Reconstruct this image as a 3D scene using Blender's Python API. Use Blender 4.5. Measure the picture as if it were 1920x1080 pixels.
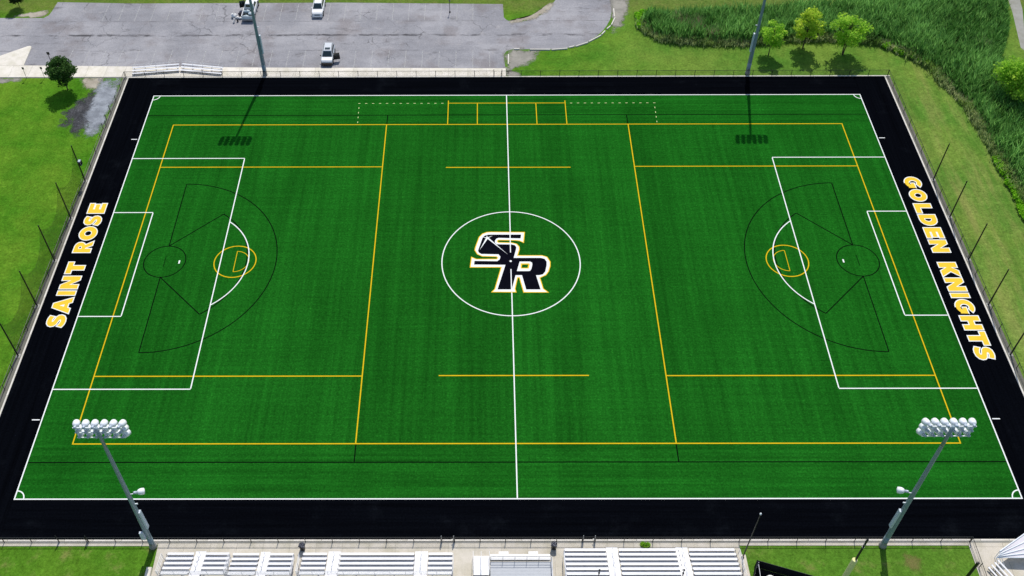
import bpy, math, random
import numpy as np
from mathutils import Vector, Matrix
from mathutils.geometry import tessellate_polygon

R = math.radians
random.seed(7)
rng = np.random.default_rng(7)
for o in list(bpy.data.objects):
    bpy.data.objects.remove(o)
scene = bpy.context.scene
COL = scene.collection

# ------------------------------------------------------------------ camera
cam = bpy.data.cameras.new('camera')
cam_o = bpy.data.objects.new('camera', cam)
COL.objects.link(cam_o)
scene.camera = cam_o
cam.sensor_width = 36.0
cam.lens = 1896.602 / 1920 * 36.0
cam.shift_x = 60.647 / 1920
cam.shift_y = -110.3757 / 1920
cam.clip_end = 3000
cam_o.matrix_world = (Matrix.Translation((-3.7013, -88.6112, 100.687)) @ Matrix.Rotation(.0048, 4, 'Z')
                      @ Matrix.Rotation(.7537, 4, 'X') @ Matrix.Rotation(-.0053, 4, 'Z'))

# ------------------------------------------------------------------ sky and sun
SUN = Vector((2.2, 15.0, 22.0)).normalized()
ELEV = math.asin(SUN.z)
AZ = math.atan2(SUN.x, SUN.y)
world = bpy.data.worlds.new('World')
scene.world = world
world.use_nodes = True
wn = world.node_tree
bg = wn.nodes['Background']
sky = wn.nodes.new('ShaderNodeTexSky')
sky.sky_type = 'NISHITA'
sky.sun_disc = False
sky.sun_elevation = ELEV
sky.sun_rotation = AZ
wn.links.new(sky.outputs[0], bg.inputs[0])
bg.inputs[1].default_value = 0.13
sun = bpy.data.lights.new('sun', 'SUN')
sun.energy = 3.9
sun.angle = R(0.5)
sun.color = (1.0, 0.955, 0.88)
sun_o = bpy.data.objects.new('sun', sun)
COL.objects.link(sun_o)
sun_o.rotation_euler = SUN.to_track_quat('Z', 'Y').to_euler()
sun_o.location = (0, 0, 150)
scene.view_settings.view_transform = 'Standard'
scene.view_settings.look = 'None'
scene.view_settings.gamma = 1.0
scene.view_settings.exposure = 0.0


# ------------------------------------------------------------------ material helper
class G:
    def __init__(s, name, rough=.85, spec=.25, metal=0.0):
        s.m = bpy.data.materials.new(name)
        s.m.use_nodes = True
        s.t = s.m.node_tree
        s.b = s.t.nodes['Principled BSDF']
        s.out = s.t.nodes['Material Output']
        s.b.inputs['Roughness'].default_value = rough
        s.b.inputs['Specular IOR Level'].default_value = spec
        s.b.inputs['Metallic'].default_value = metal

    def put(s, sock, v):
        if isinstance(v, bpy.types.NodeSocket):
            s.t.links.new(v, sock)
        elif isinstance(v, (tuple, list)) and len(v) == 3 and sock.type == 'RGBA':
            sock.default_value = (*v, 1)
        else:
            sock.default_value = v

    def obj(s):
        return s.t.nodes.new('ShaderNodeTexCoord').outputs['Object']

    def rnd(s):
        return s.t.nodes.new('ShaderNodeObjectInfo').outputs['Random']

    def scale(s, vec, sc):
        n = s.t.nodes.new('ShaderNodeVectorMath')
        n.operation = 'MULTIPLY'
        s.put(n.inputs[0], vec)
        n.inputs[1].default_value = sc
        return n.outputs[0]

    def add(s, a, b):
        n = s.t.nodes.new('ShaderNodeVectorMath')
        n.operation = 'ADD'
        s.put(n.inputs[0], a)
        s.put(n.inputs[1], b)
        return n.outputs[0]

    def xyz(s, vec):
        n = s.t.nodes.new('ShaderNodeSeparateXYZ')
        s.put(n.inputs[0], vec)
        return n.outputs

    def comb(s, x, y, z):
        n = s.t.nodes.new('ShaderNodeCombineXYZ')
        for i, v in enumerate((x, y, z)):
            s.put(n.inputs[i], v)
        return n.outputs[0]

    def noise(s, vec, sc, detail=4.0, rough=.6, col=False):
        n = s.t.nodes.new('ShaderNodeTexNoise')
        s.put(n.inputs['Vector'], vec)
        n.inputs['Scale'].default_value = sc
        n.inputs['Detail'].default_value = detail
        n.inputs['Roughness'].default_value = rough
        return n.outputs[1 if col else 0]

    def voro(s, vec, sc, feature='F1', out=0):
        n = s.t.nodes.new('ShaderNodeTexVoronoi')
        n.feature = feature
        s.put(n.inputs['Vector'], vec)
        n.inputs['Scale'].default_value = sc
        return n.outputs[out]

    def white(s, v):
        n = s.t.nodes.new('ShaderNodeTexWhiteNoise')
        n.noise_dimensions = '1D'
        s.put(n.inputs['W'], v)
        return n.outputs[0]

    def math(s, op, a, b=0.0, c=0.0, clamp=False):
        n = s.t.nodes.new('ShaderNodeMath')
        n.operation = op
        n.use_clamp = clamp
        for i, v in enumerate((a, b, c)):
            s.put(n.inputs[i], v)
        return n.outputs[0]

    def step(s, v, lo, hi, a=0.0, b=1.0):
        n = s.t.nodes.new('ShaderNodeMapRange')
        n.interpolation_type = 'SMOOTHSTEP'
        s.put(n.inputs['Value'], v)
        n.inputs['From Min'].default_value = lo
        n.inputs['From Max'].default_value = hi
        n.inputs['To Min'].default_value = a
        n.inputs['To Max'].default_value = b
        return n.outputs[0]

    def lin(s, v, lo, hi, a, b):
        n = s.t.nodes.new('ShaderNodeMapRange')
        s.put(n.inputs['Value'], v)
        n.inputs['From Min'].default_value = lo
        n.inputs['From Max'].default_value = hi
        n.inputs['To Min'].default_value = a
        n.inputs['To Max'].default_value = b
        return n.outputs[0]

    def mix(s, f, a, b, blend='MIX'):
        n = s.t.nodes.new('ShaderNodeMix')
        n.data_type = 'RGBA'
        n.blend_type = blend
        s.put(n.inputs[0], f)
        s.put(n.inputs[6], a)
        s.put(n.inputs[7], b)
        return n.outputs[2]

    def val(s, col, v):      # multiply a colour by a value
        n = s.t.nodes.new('ShaderNodeVectorMath')
        n.operation = 'SCALE'
        s.put(n.inputs[0], col)
        s.put(n.inputs['Scale'], v)
        return n.outputs[0]

    def base(s, c):
        s.put(s.b.inputs['Base Color'], c)
        return s

    def bump(s, h, strength=.4, dist=.02):
        n = s.t.nodes.new('ShaderNodeBump')
        n.inputs['Strength'].default_value = strength
        n.inputs['Distance'].default_value = dist
        s.put(n.inputs['Height'], h)
        s.t.links.new(n.outputs[0], s.b.inputs['Normal'])
        return s

    def attr(s, name):
        n = s.t.nodes.new('ShaderNodeAttribute')
        n.attribute_name = name
        return n.outputs['Fac'], n.outputs['Color']

    def alpha(s, a):
        tr = s.t.nodes.new('ShaderNodeBsdfTransparent')
        mx = s.t.nodes.new('ShaderNodeMixShader')
        s.put(mx.inputs[0], a)
        s.t.links.new(tr.outputs[0], mx.inputs[1])
        s.t.links.new(s.b.outputs[0], mx.inputs[2])
        s.t.links.new(mx.outputs[0], s.out.inputs['Surface'])
        return s


MAT = {}


def simple(name, col, rough=.6, spec=.3, metal=0.0, var=.12, sc=3.0):
    g = G(name, rough, spec, metal)
    n = g.noise(g.obj(), sc, 5)
    g.base(g.val(g.mix(0.0, col, col), g.lin(n, .25, .75, 1 - var, 1 + var)))
    MAT[name] = g.m
    return g.m


def m_turf():
    g = G('turf_green', 1.0, .0)
    v = g.obj()
    x = g.xyz(v)[0]
    roll = g.white(g.math('FLOOR', g.math('MULTIPLY', x, 1 / 4.572)))
    streak = g.noise(g.scale(v, (1.5, .035, 1)), 1.0, 4, .6)
    endz = g.step(g.math('ABSOLUTE', g.xyz(v)[1]), 27.4, 27.8)
    streak2 = g.noise(g.scale(v, (.32, .02, 1)), 1.0, 2, .5)
    rows = g.noise(g.scale(v, (.05, 2.6, 1)), 1.0, 3, .6)
    grain = g.noise(v, 4.5, 4, .75)
    blot = g.noise(v, .12, 4, .6)
    f = g.lin(roll, 0, 1, .93, 1.07)
    hrows = g.noise(g.scale(v, (.03, 1.3, 1)), 1.0, 4, .6)
    st = g.mix(endz, g.lin(streak, .2, .8, .70, 1.30), g.lin(hrows, .2, .8, .68, 1.32))
    f = g.math('MULTIPLY', f, st)
    grain2 = g.noise(v, 1.9, 5, .75)
    for n, a in ((streak2, .13), (rows, .16), (grain, .55), (grain2, .30), (blot, .13)):
        f = g.math('MULTIPLY', f, g.lin(n, .2, .8, 1 - a, 1 + a))
    c = g.mix(g.step(grain, .55, .8), (.0083, .094, .0076), (.0175, .142, .013))
    g.base(g.val(c, f)).bump(g.noise(v, 9, 3, .8), .55, .03)
    MAT['turf_green'] = g.m


def m_black():
    g = G('turf_black', 1.0, .0)
    v = g.obj()
    grain = g.noise(v, 5, 4, .75)
    dust = g.noise(v, .22, 5, .65)
    rows = g.noise(g.scale(v, (.05, 2.2, 1)), 1.0, 3, .6)
    vrows = g.noise(g.scale(v, (2.2, .05, 1)), 1.0, 3, .6)
    side = g.step(g.math('ABSOLUTE', g.xyz(v)[0]), 54.9, 55.1)
    rr = g.mix(side, rows, vrows)
    f = g.math('MULTIPLY', g.lin(grain, .25, .75, .5, 1.5), g.lin(rr, .25, .75, .65, 1.45))
    c = g.mix(g.math('MULTIPLY', g.step(dust, .52, .85), .35), (.0017, .0021, .0034), (.012, .015, .02))
    g.base(g.val(c, f)).bump(g.noise(v, 9, 3, .8), .4, .02)
    MAT['turf_black'] = g.m


def m_paint(name, col, amt=.10):
    g = G(name, 1.0, .0)
    v = g.obj()
    f = g.lin(g.noise(v, 5, 4, .7), .25, .75, 1 - amt, 1 + amt)
    f = g.math('MULTIPLY', f, g.lin(g.noise(v, .8, 3), .3, .7, 1 - amt * .6, 1 + amt * .6))
    g.base(g.val(g.mix(0.0, col, col), f)).bump(g.noise(v, 9, 3, .8), .35, .02)
    MAT[name] = g.m


def m_lawn():
    g = G('lawn_grass', 1.0, .0)
    v = g.obj()
    X = g.xyz(v)
    wob = g.noise(v, .05, 3)
    east = g.step(g.math('ADD', X[0], g.lin(wob, 0, 1, -30, 30)), -15, 45)
    north = g.step(X[1], 20, 44)
    big = g.noise(v, .11, 5, .6)
    mid = g.noise(v, .7, 5, .65)
    fine = g.noise(v, 3.5, 5, .75)
    lush = g.mix(g.step(big, .30, .78), (.050, .168, .010), (.125, .236, .020))
    lush = g.mix(g.math('MULTIPLY', g.step(mid, .6, .8), .45), lush, (.21, .25, .04))
    dry = g.mix(g.step(big, .35, .65), (.078, .182, .024), (.138, .222, .036))
    wear = g.noise(g.scale(v, (.5, .06, 1)), 1.0, 4, .6)
    band = g.math('MULTIPLY', g.step(X[0], 60, 64), g.step(X[0], 75, 68))
    dry = g.mix(g.math('MULTIPLY', g.math('MULTIPLY', g.step(wear, .38, .72), band), .55), dry, (.30, .275, .09))
    dry = g.mix(g.math('MULTIPLY', g.step(mid, .62, .8), .3), dry, (.24, .25, .07))
    c = g.mix(east, lush, dry)
    far = g.step(X[1], 55, 59)
    c = g.mix(g.math('MULTIPLY', far, g.lin(mid, .3, .7, .3, .9)), c, (.13, .15, .04))
    # southern lawns beside the stands, with earth showing through
    south = g.step(X[1], -39, -39.4)
    earth = g.math('MULTIPLY', south, g.math('MULTIPLY', g.step(g.noise(v, .35, 4), .52, .72), .7))
    c = g.mix(g.math('MULTIPLY', south, .6), c, (.075, .18, .015))
    c = g.mix(earth, c, (.19, .18, .06))
    f = g.math('MULTIPLY', g.lin(fine, .25, .75, .58, 1.42), g.lin(g.noise(v, 1.6, 4, .7), .25, .75, .80, 1.20))
    f = g.math('MULTIPLY', f, g.lin(mid, .25, .75, .82, 1.18))
    mow = g.noise(g.scale(v, (.35, .05, 1)), 1.0, 2)
    f = g.math('MULTIPLY', f, g.lin(mow, .3, .7, .92, 1.08))
    g.base(g.val(c, f)).bump(g.noise(v, 6, 4, .8), .8, .08)
    MAT['lawn_grass'] = g.m


def m_asphalt():
    g = G('asphalt', .9, .2)
    v = g.obj()
    X = g.xyz(v)
    big = g.noise(v, .10, 5, .6)
    mid = g.noise(v, .6, 5, .65)
    fine = g.noise(v, 5, 4, .75)
    wv = g.noise(g.scale(v, (.1, .7, 1)), 1.0, 4)
    c = g.mix(g.step(big, .35, .65), (.240, .238, .256), (.335, .328, .344))
    c = g.mix(g.math('MULTIPLY', g.step(mid, .55, .8), .55), c, (.40, .375, .365))
    c = g.mix(g.math('MULTIPLY', g.step(g.noise(v, .16, 4), .50, .68), .55), c, (.185, .162, .160))
    # tar seams along the lot, uneven and broken
    dist = g.lin(g.noise(v, .35, 5, .7), 0, 1, -.9, .9)
    for y0, w, k in ((50.35, .42, .9), (46.15, .14, .6), (54.3, .12, .6)):
        d = g.math('ABSOLUTE', g.math('SUBTRACT', g.math('ADD', X[1], g.math('MULTIPLY', dist, .35)), y0))
        line = g.step(d, w, w * .2)
        brk = g.step(g.noise(g.scale(v, (.28, .9, 1)), 1.0, 4, .7), .42, .62)
        c = g.mix(g.math('MULTIPLY', g.math('MULTIPLY', line, brk), k), c, (.045, .043, .047))
    # crazed cracks
    dv = g.add(v, g.scale(g.noise(v, .9, 4, col=True), (1.6, 1.6, 0)))
    e = g.voro(dv, .28, 'DISTANCE_TO_EDGE')
    crack = g.math('MULTIPLY', g.step(e, .020, .004), g.step(g.noise(v, .13, 3), .50, .62))
    c = g.mix(g.math('MULTIPLY', crack, .55), c, (.05, .048, .05))
    # dark oil and wash stains
    st = g.step(g.noise(g.scale(v, (.16, .34, 1)), 1.0, 5, .7), .57, .74)
    c = g.mix(g.math('MULTIPLY', st, .65), c, (.085, .08, .082))
    c = g.mix(g.math('MULTIPLY', g.step(g.noise(g.scale(v, (.5, 1.1, 1)), 1.0, 6, .75), .58, .72), .45), c, (.43, .41, .41))
    f = g.math('MULTIPLY', g.lin(fine, .25, .75, .76, 1.24), g.lin(wv, .3, .7, .93, 1.07))
    g.base(g.val(c, f)).bump(fine, .3, .02)
    MAT['asphalt'] = g.m


def m_concrete(name, col, var=.12):
    g = G(name, .9, .2)
    v = g.obj()
    n1 = g.noise(v, .55, 5, .65)
    n2 = g.noise(v, 7, 4, .7)
    c = g.mix(g.step(n1, .35, .7), col, tuple(q * (.80 if i < 2 else .74) for i, q in enumerate(col)))
    c = g.mix(g.math('MULTIPLY', g.step(g.noise(v, 1.6, 5, .7), .60, .78), .45), c, tuple(q * .62 for q in col))
    f = g.math('MULTIPLY', g.lin(n2, .25, .75, .92, 1.08), g.lin(g.rnd(), 0, 1, 1 - var * .6, 1 + var * .4))
    g.base(g.val(c, f)).bump(n2, .2, .01)
    MAT[name] = g.m


def m_wire(name, cell, wire, col):
    g = G(name, .5, .3)
    X = g.xyz(g.obj())
    u = g.math('ADD', X[0], X[1])
    a = g.math('FRACT', g.math('MULTIPLY', g.math('ADD', u, X[2]), 1 / cell))
    b = g.math('FRACT', g.math('MULTIPLY', g.math('SUBTRACT', u, X[2]), 1 / cell))
    w = wire / cell
    al = g.math('MAXIMUM', g.math('LESS_THAN', a, w), g.math('LESS_THAN', b, w))
    g.base(col).alpha(al)
    MAT[name] = g.m


def m_patch(name, c1, c2, c3, sc, soft=.45, amax=1.0):
    g = G(name, .95, .1)
    v = g.obj()
    n1 = g.noise(v, .45, 5, .65)
    n2 = g.noise(v, 4.5, 5, .75)
    c = g.mix(g.step(n1, .36, .64), c1, c2)
    c = g.mix(g.math('MULTIPLY', g.step(n2, .52, .72), .6), c, c3)
    g.base(g.val(c, g.lin(n2, .2, .8, .7, 1.3))).bump(n2, .7, .05)
    e = g.attr('edge')[0]
    a = g.math('ADD', e, g.lin(g.noise(v, sc, 6, .75), .25, .75, -.42, .42))
    g.alpha(g.step(a, .08, .08 + soft, 0.0, amax))
    MAT[name] = g.m


def m_leaf(name, c1, c2, c3, trans=.35):
    g = G(name, .7, .12)
    fac, _ = g.attr('tint')
    v = g.obj()
    c = g.mix(fac, c1, c2)
    c = g.mix(g.math('MULTIPLY', g.step(g.noise(v, .55, 3), .52, .72), .7), c, c3)
    g.base(c)
    tl = g.t.nodes.new('ShaderNodeBsdfTranslucent')
    g.put(tl.inputs[0], g.val(c, 1.25))
    mx = g.t.nodes.new('ShaderNodeMixShader')
    mx.inputs[0].default_value = trans
    g.t.links.new(g.b.outputs[0], mx.inputs[1])
    g.t.links.new(tl.outputs[0], mx.inputs[2])
    g.t.links.new(mx.outputs[0], g.out.inputs['Surface'])
    MAT[name] = g.m


def m_line_worn():
    g = G('worn_line', .9, .15)
    v = g.obj()
    g.base((.62, .62, .60))
    a = g.step(g.noise(v, 2.2, 5, .75), .36, .66)
    g.alpha(g.math('MULTIPLY', a, .62))
    MAT['worn_line'] = g.m


m_turf(); m_black(); m_lawn(); m_asphalt(); m_line_worn()
m_paint('paint_white', (.78, .80, .78), .06)
m_paint('paint_yellow', (.64, .42, .012), .10)
m_paint('paint_gold', (.82, .53, .045), .10)
m_paint('paint_black', (.0025, .006, .003), .2)
m_paint('logo_black', (.004, .004, .008), .3)
m_concrete('concrete', (.60, .55, .47))
m_concrete('concrete_light', (.74, .69, .61))
m_concrete('concrete_grey', (.33, .325, .30))
m_concrete('concrete_side', (.17, .165, .14))
m_concrete('kerb_concrete', (.70, .66, .60))
m_wire('chain_link', .075, .0050, (.045, .047, .050))
m_wire('ball_net', .11, .019, (.008, .010, .008))
m_patch('gravel', (.19, .205, .23), (.32, .345, .38), (.05, .052, .058), .55)
m_patch('mulch', (.035, .036, .040), (.075, .075, .080), (.20, .21, .225), .7)
m_patch('dirt', (.33, .29, .23), (.42, .38, .31), (.16, .15, .11), .6)
m_patch('dirt_grey', (.24, .23, .20), (.33, .31, .27), (.10, .10, .08), .6)
m_patch('dry_grass', (.15, .155, .04), (.24, .20, .075), (.07, .13, .02), 1.1, .7, .6)
m_patch('marsh_soil', (.012, .022, .008), (.020, .032, .012), (.03, .04, .015), .6)
m_leaf('leaf_light', (.22, .46, .04), (.44, .68, .075), (.54, .70, .08), .55)
m_leaf('leaf_yellow', (.30, .50, .045), (.58, .70, .08), (.70, .70, .09), .55)
m_leaf('leaf_dark', (.028, .085, .016), (.075, .165, .032), (.09, .17, .035), .35)
m_leaf('leaf_deep', (.010, .030, .008), (.028, .058, .014), (.03, .07, .018), .2)
m_leaf('reed_leaf', (.042, .150, .022), (.28, .56, .14), (.19, .42, .11), .48)
m_leaf('weed_leaf', (.17, .30, .06), (.52, .55, .28), (.26, .42, .06), .45)
m_leaf('straw_leaf', (.30, .28, .15), (.50, .43, .28), (.42, .36, .21), .35)
m_leaf('bright_leaf', (.16, .44, .015), (.32, .64, .03), (.28, .58, .02), .45)
simple('bark', (.075, .055, .04), .9, .1, 0, .3, 6)
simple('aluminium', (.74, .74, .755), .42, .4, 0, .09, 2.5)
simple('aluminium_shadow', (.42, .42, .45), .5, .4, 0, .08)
simple('galvanised', (.23, .30, .34), .5, .4, .15, .10, 1.5)
simple('fixture_white', (.80, .83, .86), .35, .5, 0, .05)
simple('fixture_grey', (.42, .48, .56), .45, .5, .2, .10)
simple('deck_grey', (.40, .42, .45), .5, .3, 0, .06)
simple('box_grey', (.52, .58, .64), .5, .4, 0, .06)
simple('black_metal', (.010, .011, .012), .45, .4, 0, .1)
simple('grey_metal', (.30, .31, .31), .45, .5, .5, .1)
simple('screen_black', (.010, .011, .013), .9, .1, 0, .35, 2)
simple('pad_yellow', (.78, .76, .34), .7, .25, 0, .08)
simple('bin_black', (.008, .008, .010), .5, .4, 0, .2)
simple('bin_bag', (.10, .10, .12), .35, .5, 0, .5, 9)
simple('car_white', (.80, .80, .80), .25, .6, 0, .03)
simple('car_silver', (.52, .55, .58), .28, .6, .3, .04)
simple('car_glass', (.016, .030, .034), .08, .8, 0, .1)
simple('tyre', (.012, .012, .012), .9, .1, 0, .2)
simple('rim', (.35, .36, .37), .35, .5, .6, .1)
simple('trim_black', (.010, .010, .012), .5, .4, 0, .1)
simple('lamp_lens', (.62, .64, .66), .15, .7, 0, .05)
simple('lamp_red', (.25, .012, .01), .25, .6, 0, .05)
simple('bag_white', (.74, .74, .74), .6, .3, 0, .12, 5)
simple('bag_dark', (.03, .026, .04), .7, .2, 0, .3, 5)
simple('tarp_pale', (.50, .58, .62), .5, .3, 0, .25, 4)
simple('bed_liner', (.03, .045, .05), .8, .2, 0, .3, 4)
simple('canopy_fabric', (.70, .67, .70), .8, .2, 0, .06)
simple('interior', (.02, .02, .022), .9, .1)


# ------------------------------------------------------------------ mesh helper
class MB:
    def __init__(s):
        s.v = []
        s.f = []

    def quad(s, *p):
        i = len(s.v)
        s.v += [tuple(q) for q in p]
        s.f.append(tuple(range(i, i + len(p))))
        return s

    def box(s, x0, x1, y0, y1, z0, z1, taper=0.0):
        i = len(s.v)
        t = taper
        s.v += [(x0, y0, z0), (x1, y0, z0), (x1, y1, z0), (x0, y1, z0),
                (x0 + t, y0 + t, z1), (x1 - t, y0 + t, z1), (x1 - t, y1 - t, z1), (x0 + t, y1 - t, z1)]
        for a in ((3, 2, 1, 0), (4, 5, 6, 7), (0, 1, 5, 4), (1, 2, 6, 5), (2, 3, 7, 6), (3, 0, 4, 7)):
            s.f.append(tuple(i + k for k in a))
        return s

    def tube(s, a, b, r0, r1=None, n=8, caps=True):
        r1 = r0 if r1 is None else r1
        a = Vector(a)
        b = Vector(b)
        d = (b - a).normalized()
        u = d.orthogonal().normalized()
        w = d.cross(u)
        i = len(s.v)
        for c, r in ((a, r0), (b, r1)):
            for k in range(n):
                t = 2 * math.pi * k / n
                s.v.append(tuple(c + (u * math.cos(t) + w * math.sin(t)) * r))
        for k in range(n):
            j = (k + 1) % n
            s.f.append((i + k, i + j, i + n + j, i + n + k))
        if caps:
            s.f.append(tuple(i + n - 1 - k for k in range(n)))
            s.f.append(tuple(i + n + k for k in range(n)))
        return s

    def path(s, pts, r, n=6):
        for a, b in zip(pts, pts[1:]):
            s.tube(a, b, r, r, n)
        return s

    def lathe(s, prof, n=16, mtx=None):
        i = len(s.v)
        for r, z in prof:
            for k in range(n):
                t = 2 * math.pi * k / n
                p = Vector((r * math.cos(t), r * math.sin(t), z))
                s.v.append(tuple(mtx @ p if mtx else p))
        for q in range(len(prof) - 1):
            for k in range(n):
                j = (k + 1) % n
                s.f.append((i + q * n + k, i + q * n + j, i + (q + 1) * n + j, i + (q + 1) * n + k))
        s.f.append(tuple(i + n - 1 - k for k in range(n)))
        s.f.append(tuple(i + (len(prof) - 1) * n + k for k in range(n)))
        return s

    def prism(s, pts, z0, z1):
        n = len(pts)
        i = len(s.v)
        s.v += [(x, y, z0) for x, y in pts] + [(x, y, z1) for x, y in pts]
        s.f.append(tuple(i + n - 1 - k for k in range(n)))
        s.f.append(tuple(i + n + k for k in range(n)))
        for k in range(n):
            j = (k + 1) % n
            s.f.append((i + k, i + j, i + n + j, i + n + k))
        return s

    def poly(s, loops, z):
        flat = [p for l in loops for p in l]
        tri = tessellate_polygon([[Vector((x, y, 0)) for x, y in l] for l in loops])
        i = len(s.v)
        s.v += [(x, y, z) for x, y in flat]
        for t in tri:
            a, b, c = (flat[k] for k in t)
            ar = (b[0] - a[0]) * (c[1] - a[1]) - (b[1] - a[1]) * (c[0] - a[0])
            if abs(ar) < 1e-7:
                continue
            s.f.append(tuple(i + k for k in (t if ar > 0 else t[::-1])))
        return s

    def loft(s, rings, caps=True):
        i = len(s.v)
        n = len(rings[0])
        for r in rings:
            s.v += [tuple(p) for p in r]
        for q in range(len(rings) - 1):
            for k in range(n):
                j = (k + 1) % n
                s.f.append((i + q * n + k, i + q * n + j, i + (q + 1) * n + j, i + (q + 1) * n + k))
        if caps:
            s.f.append(tuple(i + n - 1 - k for k in range(n)))
            s.f.append(tuple(i + (len(rings) - 1) * n + k for k in range(n)))
        return s

    def mesh(s, name, mat, smooth=False):
        me = bpy.data.meshes.new(name)
        me.from_pydata(s.v, [], s.f)
        me.update()
        me.materials.append(MAT[mat] if isinstance(mat, str) else mat)
        if smooth:
            me.polygons.foreach_set('use_smooth', [True] * len(me.polygons))
        return me

    def build(s, name, mat, parent=None, smooth=False, loc=(0, 0, 0)):
        return link(name, s.mesh(name, mat, smooth), parent, loc)


def link(name, me, parent=None, loc=(0, 0, 0), rot=None):
    o = bpy.data.objects.new(name, me)
    COL.objects.link(o)
    o.parent = parent
    o.location = loc
    if rot:
        o.rotation_euler = rot
    return o


def tag(o, label, cat, group=None, kind=None):
    o['label'] = label
    o['category'] = cat
    if group:
        o['group'] = group
    if kind:
        o['kind'] = kind
    return o


def struct(o, label, cat):
    return tag(o, label, cat, None, 'structure')


def empty(name, loc=(0, 0, 0), rz=0.0):
    o = bpy.data.objects.new(name, None)
    o.empty_display_size = .2
    COL.objects.link(o)
    o.location = loc
    o.rotation_euler = (0, 0, rz)
    return o


def copy_tree(o, parent=None):
    c = o.copy()
    COL.objects.link(c)
    c.parent = parent
    for ch in [q for q in bpy.data.objects if q.parent == o]:
        copy_tree(ch, c)
    return c


LAWN_Z, LOT_Z = -.05, -.044

# ================================================================== THE SETTING
lawn = MB().quad((-1500, -1500, LAWN_Z), (1500, -1500, LAWN_Z), (1500, 1500, LAWN_Z), (-1500, 1500, LAWN_Z)).build('lawn', 'lawn_grass')
struct(lawn, 'mown green lawn around the pitch, yellower to the right', 'lawn')

lot_pts = [(-140, 42.2), (-77.7, 42.25), (-60.8, 41.9), (-40.6, 41.55), (-.05, 41.15), (-.3, 44.9), (.2, 45.9), (1.2, 46.35), (4, 46.35), (7.5, 46.3), (10.4, 46.75),
           (11.6, 47.15), (13.4, 48.1), (15.2, 49.8), (16.4, 51.4), (17.2, 52.9), (17.9, 54.6), (18.3, 56.5), (18.7, 60.3), (19.3, 80),
           (10.3, 80), (8.9, 60.3), (7.8, 58.2), (6.2, 55.9), (4.0, 54.4), (2.6, 53.95), (1.6, 53.9), (.8, 54.2), (.3, 54.6), (-.1, 55.3), (-.2, 59.2),
           (-13, 59.45), (-28.1, 59.75), (-46, 59.7), (-64, 59.65), (-77.4, 60.1), (-77.6, 57.3), (-77.8, 56.2), (-78.5, 55.4), (-86, 55.45), (-140, 55.6)]
lot = MB().poly([lot_pts], LOT_Z).build('parking_lot', 'asphalt')
struct(lot, 'cracked grey asphalt car park behind the pitch, curving into a drive', 'car park')
ln = MB().box(-.05, .05, 0, 4.7, 0, .003).mesh('parking_line', 'worn_line')
for i in range(26):
    xx = -70.95 + 2.735 * i
    link('parking_line', ln, lot, (xx, 41.75 - .0083 * (xx + 60), LOT_Z + .002))
ln2 = MB().box(-.05, .05, 0, 5.0, 0, .003).mesh('parking_line', 'worn_line')
for i in range(24):
    link('parking_line', ln2, lot, (-68.4 + 2.735 * (i + .05), 54.35, LOT_Z + .002))

path = MB().poly([[(86.2, 49.5), (88.6, 57.2), (89.6, 62), (92, 75), (90, 75), (87.5, 62), (86.6, 56.4), (84.4, 46.5), (90, 30), (92, 30), (87.2, 46)]], LOT_Z).build('path', 'concrete_grey')
struct(path, 'narrow grey path at the far right beyond the reeds', 'path')

# sidewalk of separate slabs along the car park
walk = MB().poly([[(-140, 39.2), (.0, 38.98), (0, 41.2), (-40.6, 41.55), (-60.8, 41.9), (-77.7, 42.25), (-140, 42.3)]], -.03).build('sidewalk', 'concrete_grey')
struct(walk, 'pale concrete sidewalk between the pitch and the car park', 'sidewalk')


def walk_top(x):
    return np.interp(x, [-140, -77.7, -60.8, -40.6, 0], [42.3, 42.25, 41.9, 41.55, 41.2])


xs = np.arange(-122, 1.5, 3.05)
xs[-1] = 0
for a, b in zip(xs, xs[1:]):
    lo = 39.22 if b < -60 else 39.20
    MB().prism([(a + .012, lo), (b - .012, lo), (b - .012, walk_top(b)), (a + .012, walk_top(a))], -.12, .055).build('concrete_slab', 'concrete_light', walk)
isl = MB().prism([(-140, 42.32), (-77.75, 42.29), (-77.95, 46.9), (-78.05, 47.3), (-78.3, 47.45), (-78.7, 47.35), (-82.4, 44.8), (-92, 43.4), (-140, 43.0)], -.1, .058).build('concrete_island', 'concrete_light')
struct(isl, 'pointed pale concrete island jutting into the car park', 'pavement')

# synthetic turf: green pitch and black surround
hx, hy = 55.0, 34.5
turf = MB().quad((-hx, -hy, 0), (hx, -hy, 0), (hx, hy, 0), (-hx, hy, 0)).build('turf_field', 'turf_green')
struct(turf, 'green synthetic turf pitch with white, yellow and black markings', 'pitch')
bx, by = 60.0, 39.0
bord = MB()
bord.quad((-bx, -39.22, 0), (bx, -39.22, 0), (bx, -hy, 0), (-bx, -hy, 0))
bord.quad((-bx, hy, 0), (bx, hy, 0), (bx, by, 0), (-bx, by, 0))
bord.quad((-bx, -hy, 0), (-hx, -hy, 0), (-hx, hy, 0), (-bx, hy, 0))
bord.quad((hx, -hy, 0), (bx, -hy, 0), (bx, hy, 0), (hx, hy, 0))
border = bord.build('turf_border', 'turf_black')
struct(border, 'black synthetic turf border around the green pitch with gold lettering', 'turf')

WW, YW, BW = .14, .145, .135


def hline(name, mat, x0, x1, y, w, z, par=None):
    return MB().quad((x0, y - w / 2, z), (x1, y - w / 2, z), (x1, y + w / 2, z), (x0, y + w / 2, z)).build(name, mat, par or turf)


def vline(name, mat, x, y0, y1, w, z, par=None):
    return MB().quad((x - w / 2, y0, z), (x + w / 2, y0, z), (x + w / 2, y1, z), (x - w / 2, y1, z)).build(name, mat, par or turf)


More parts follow.
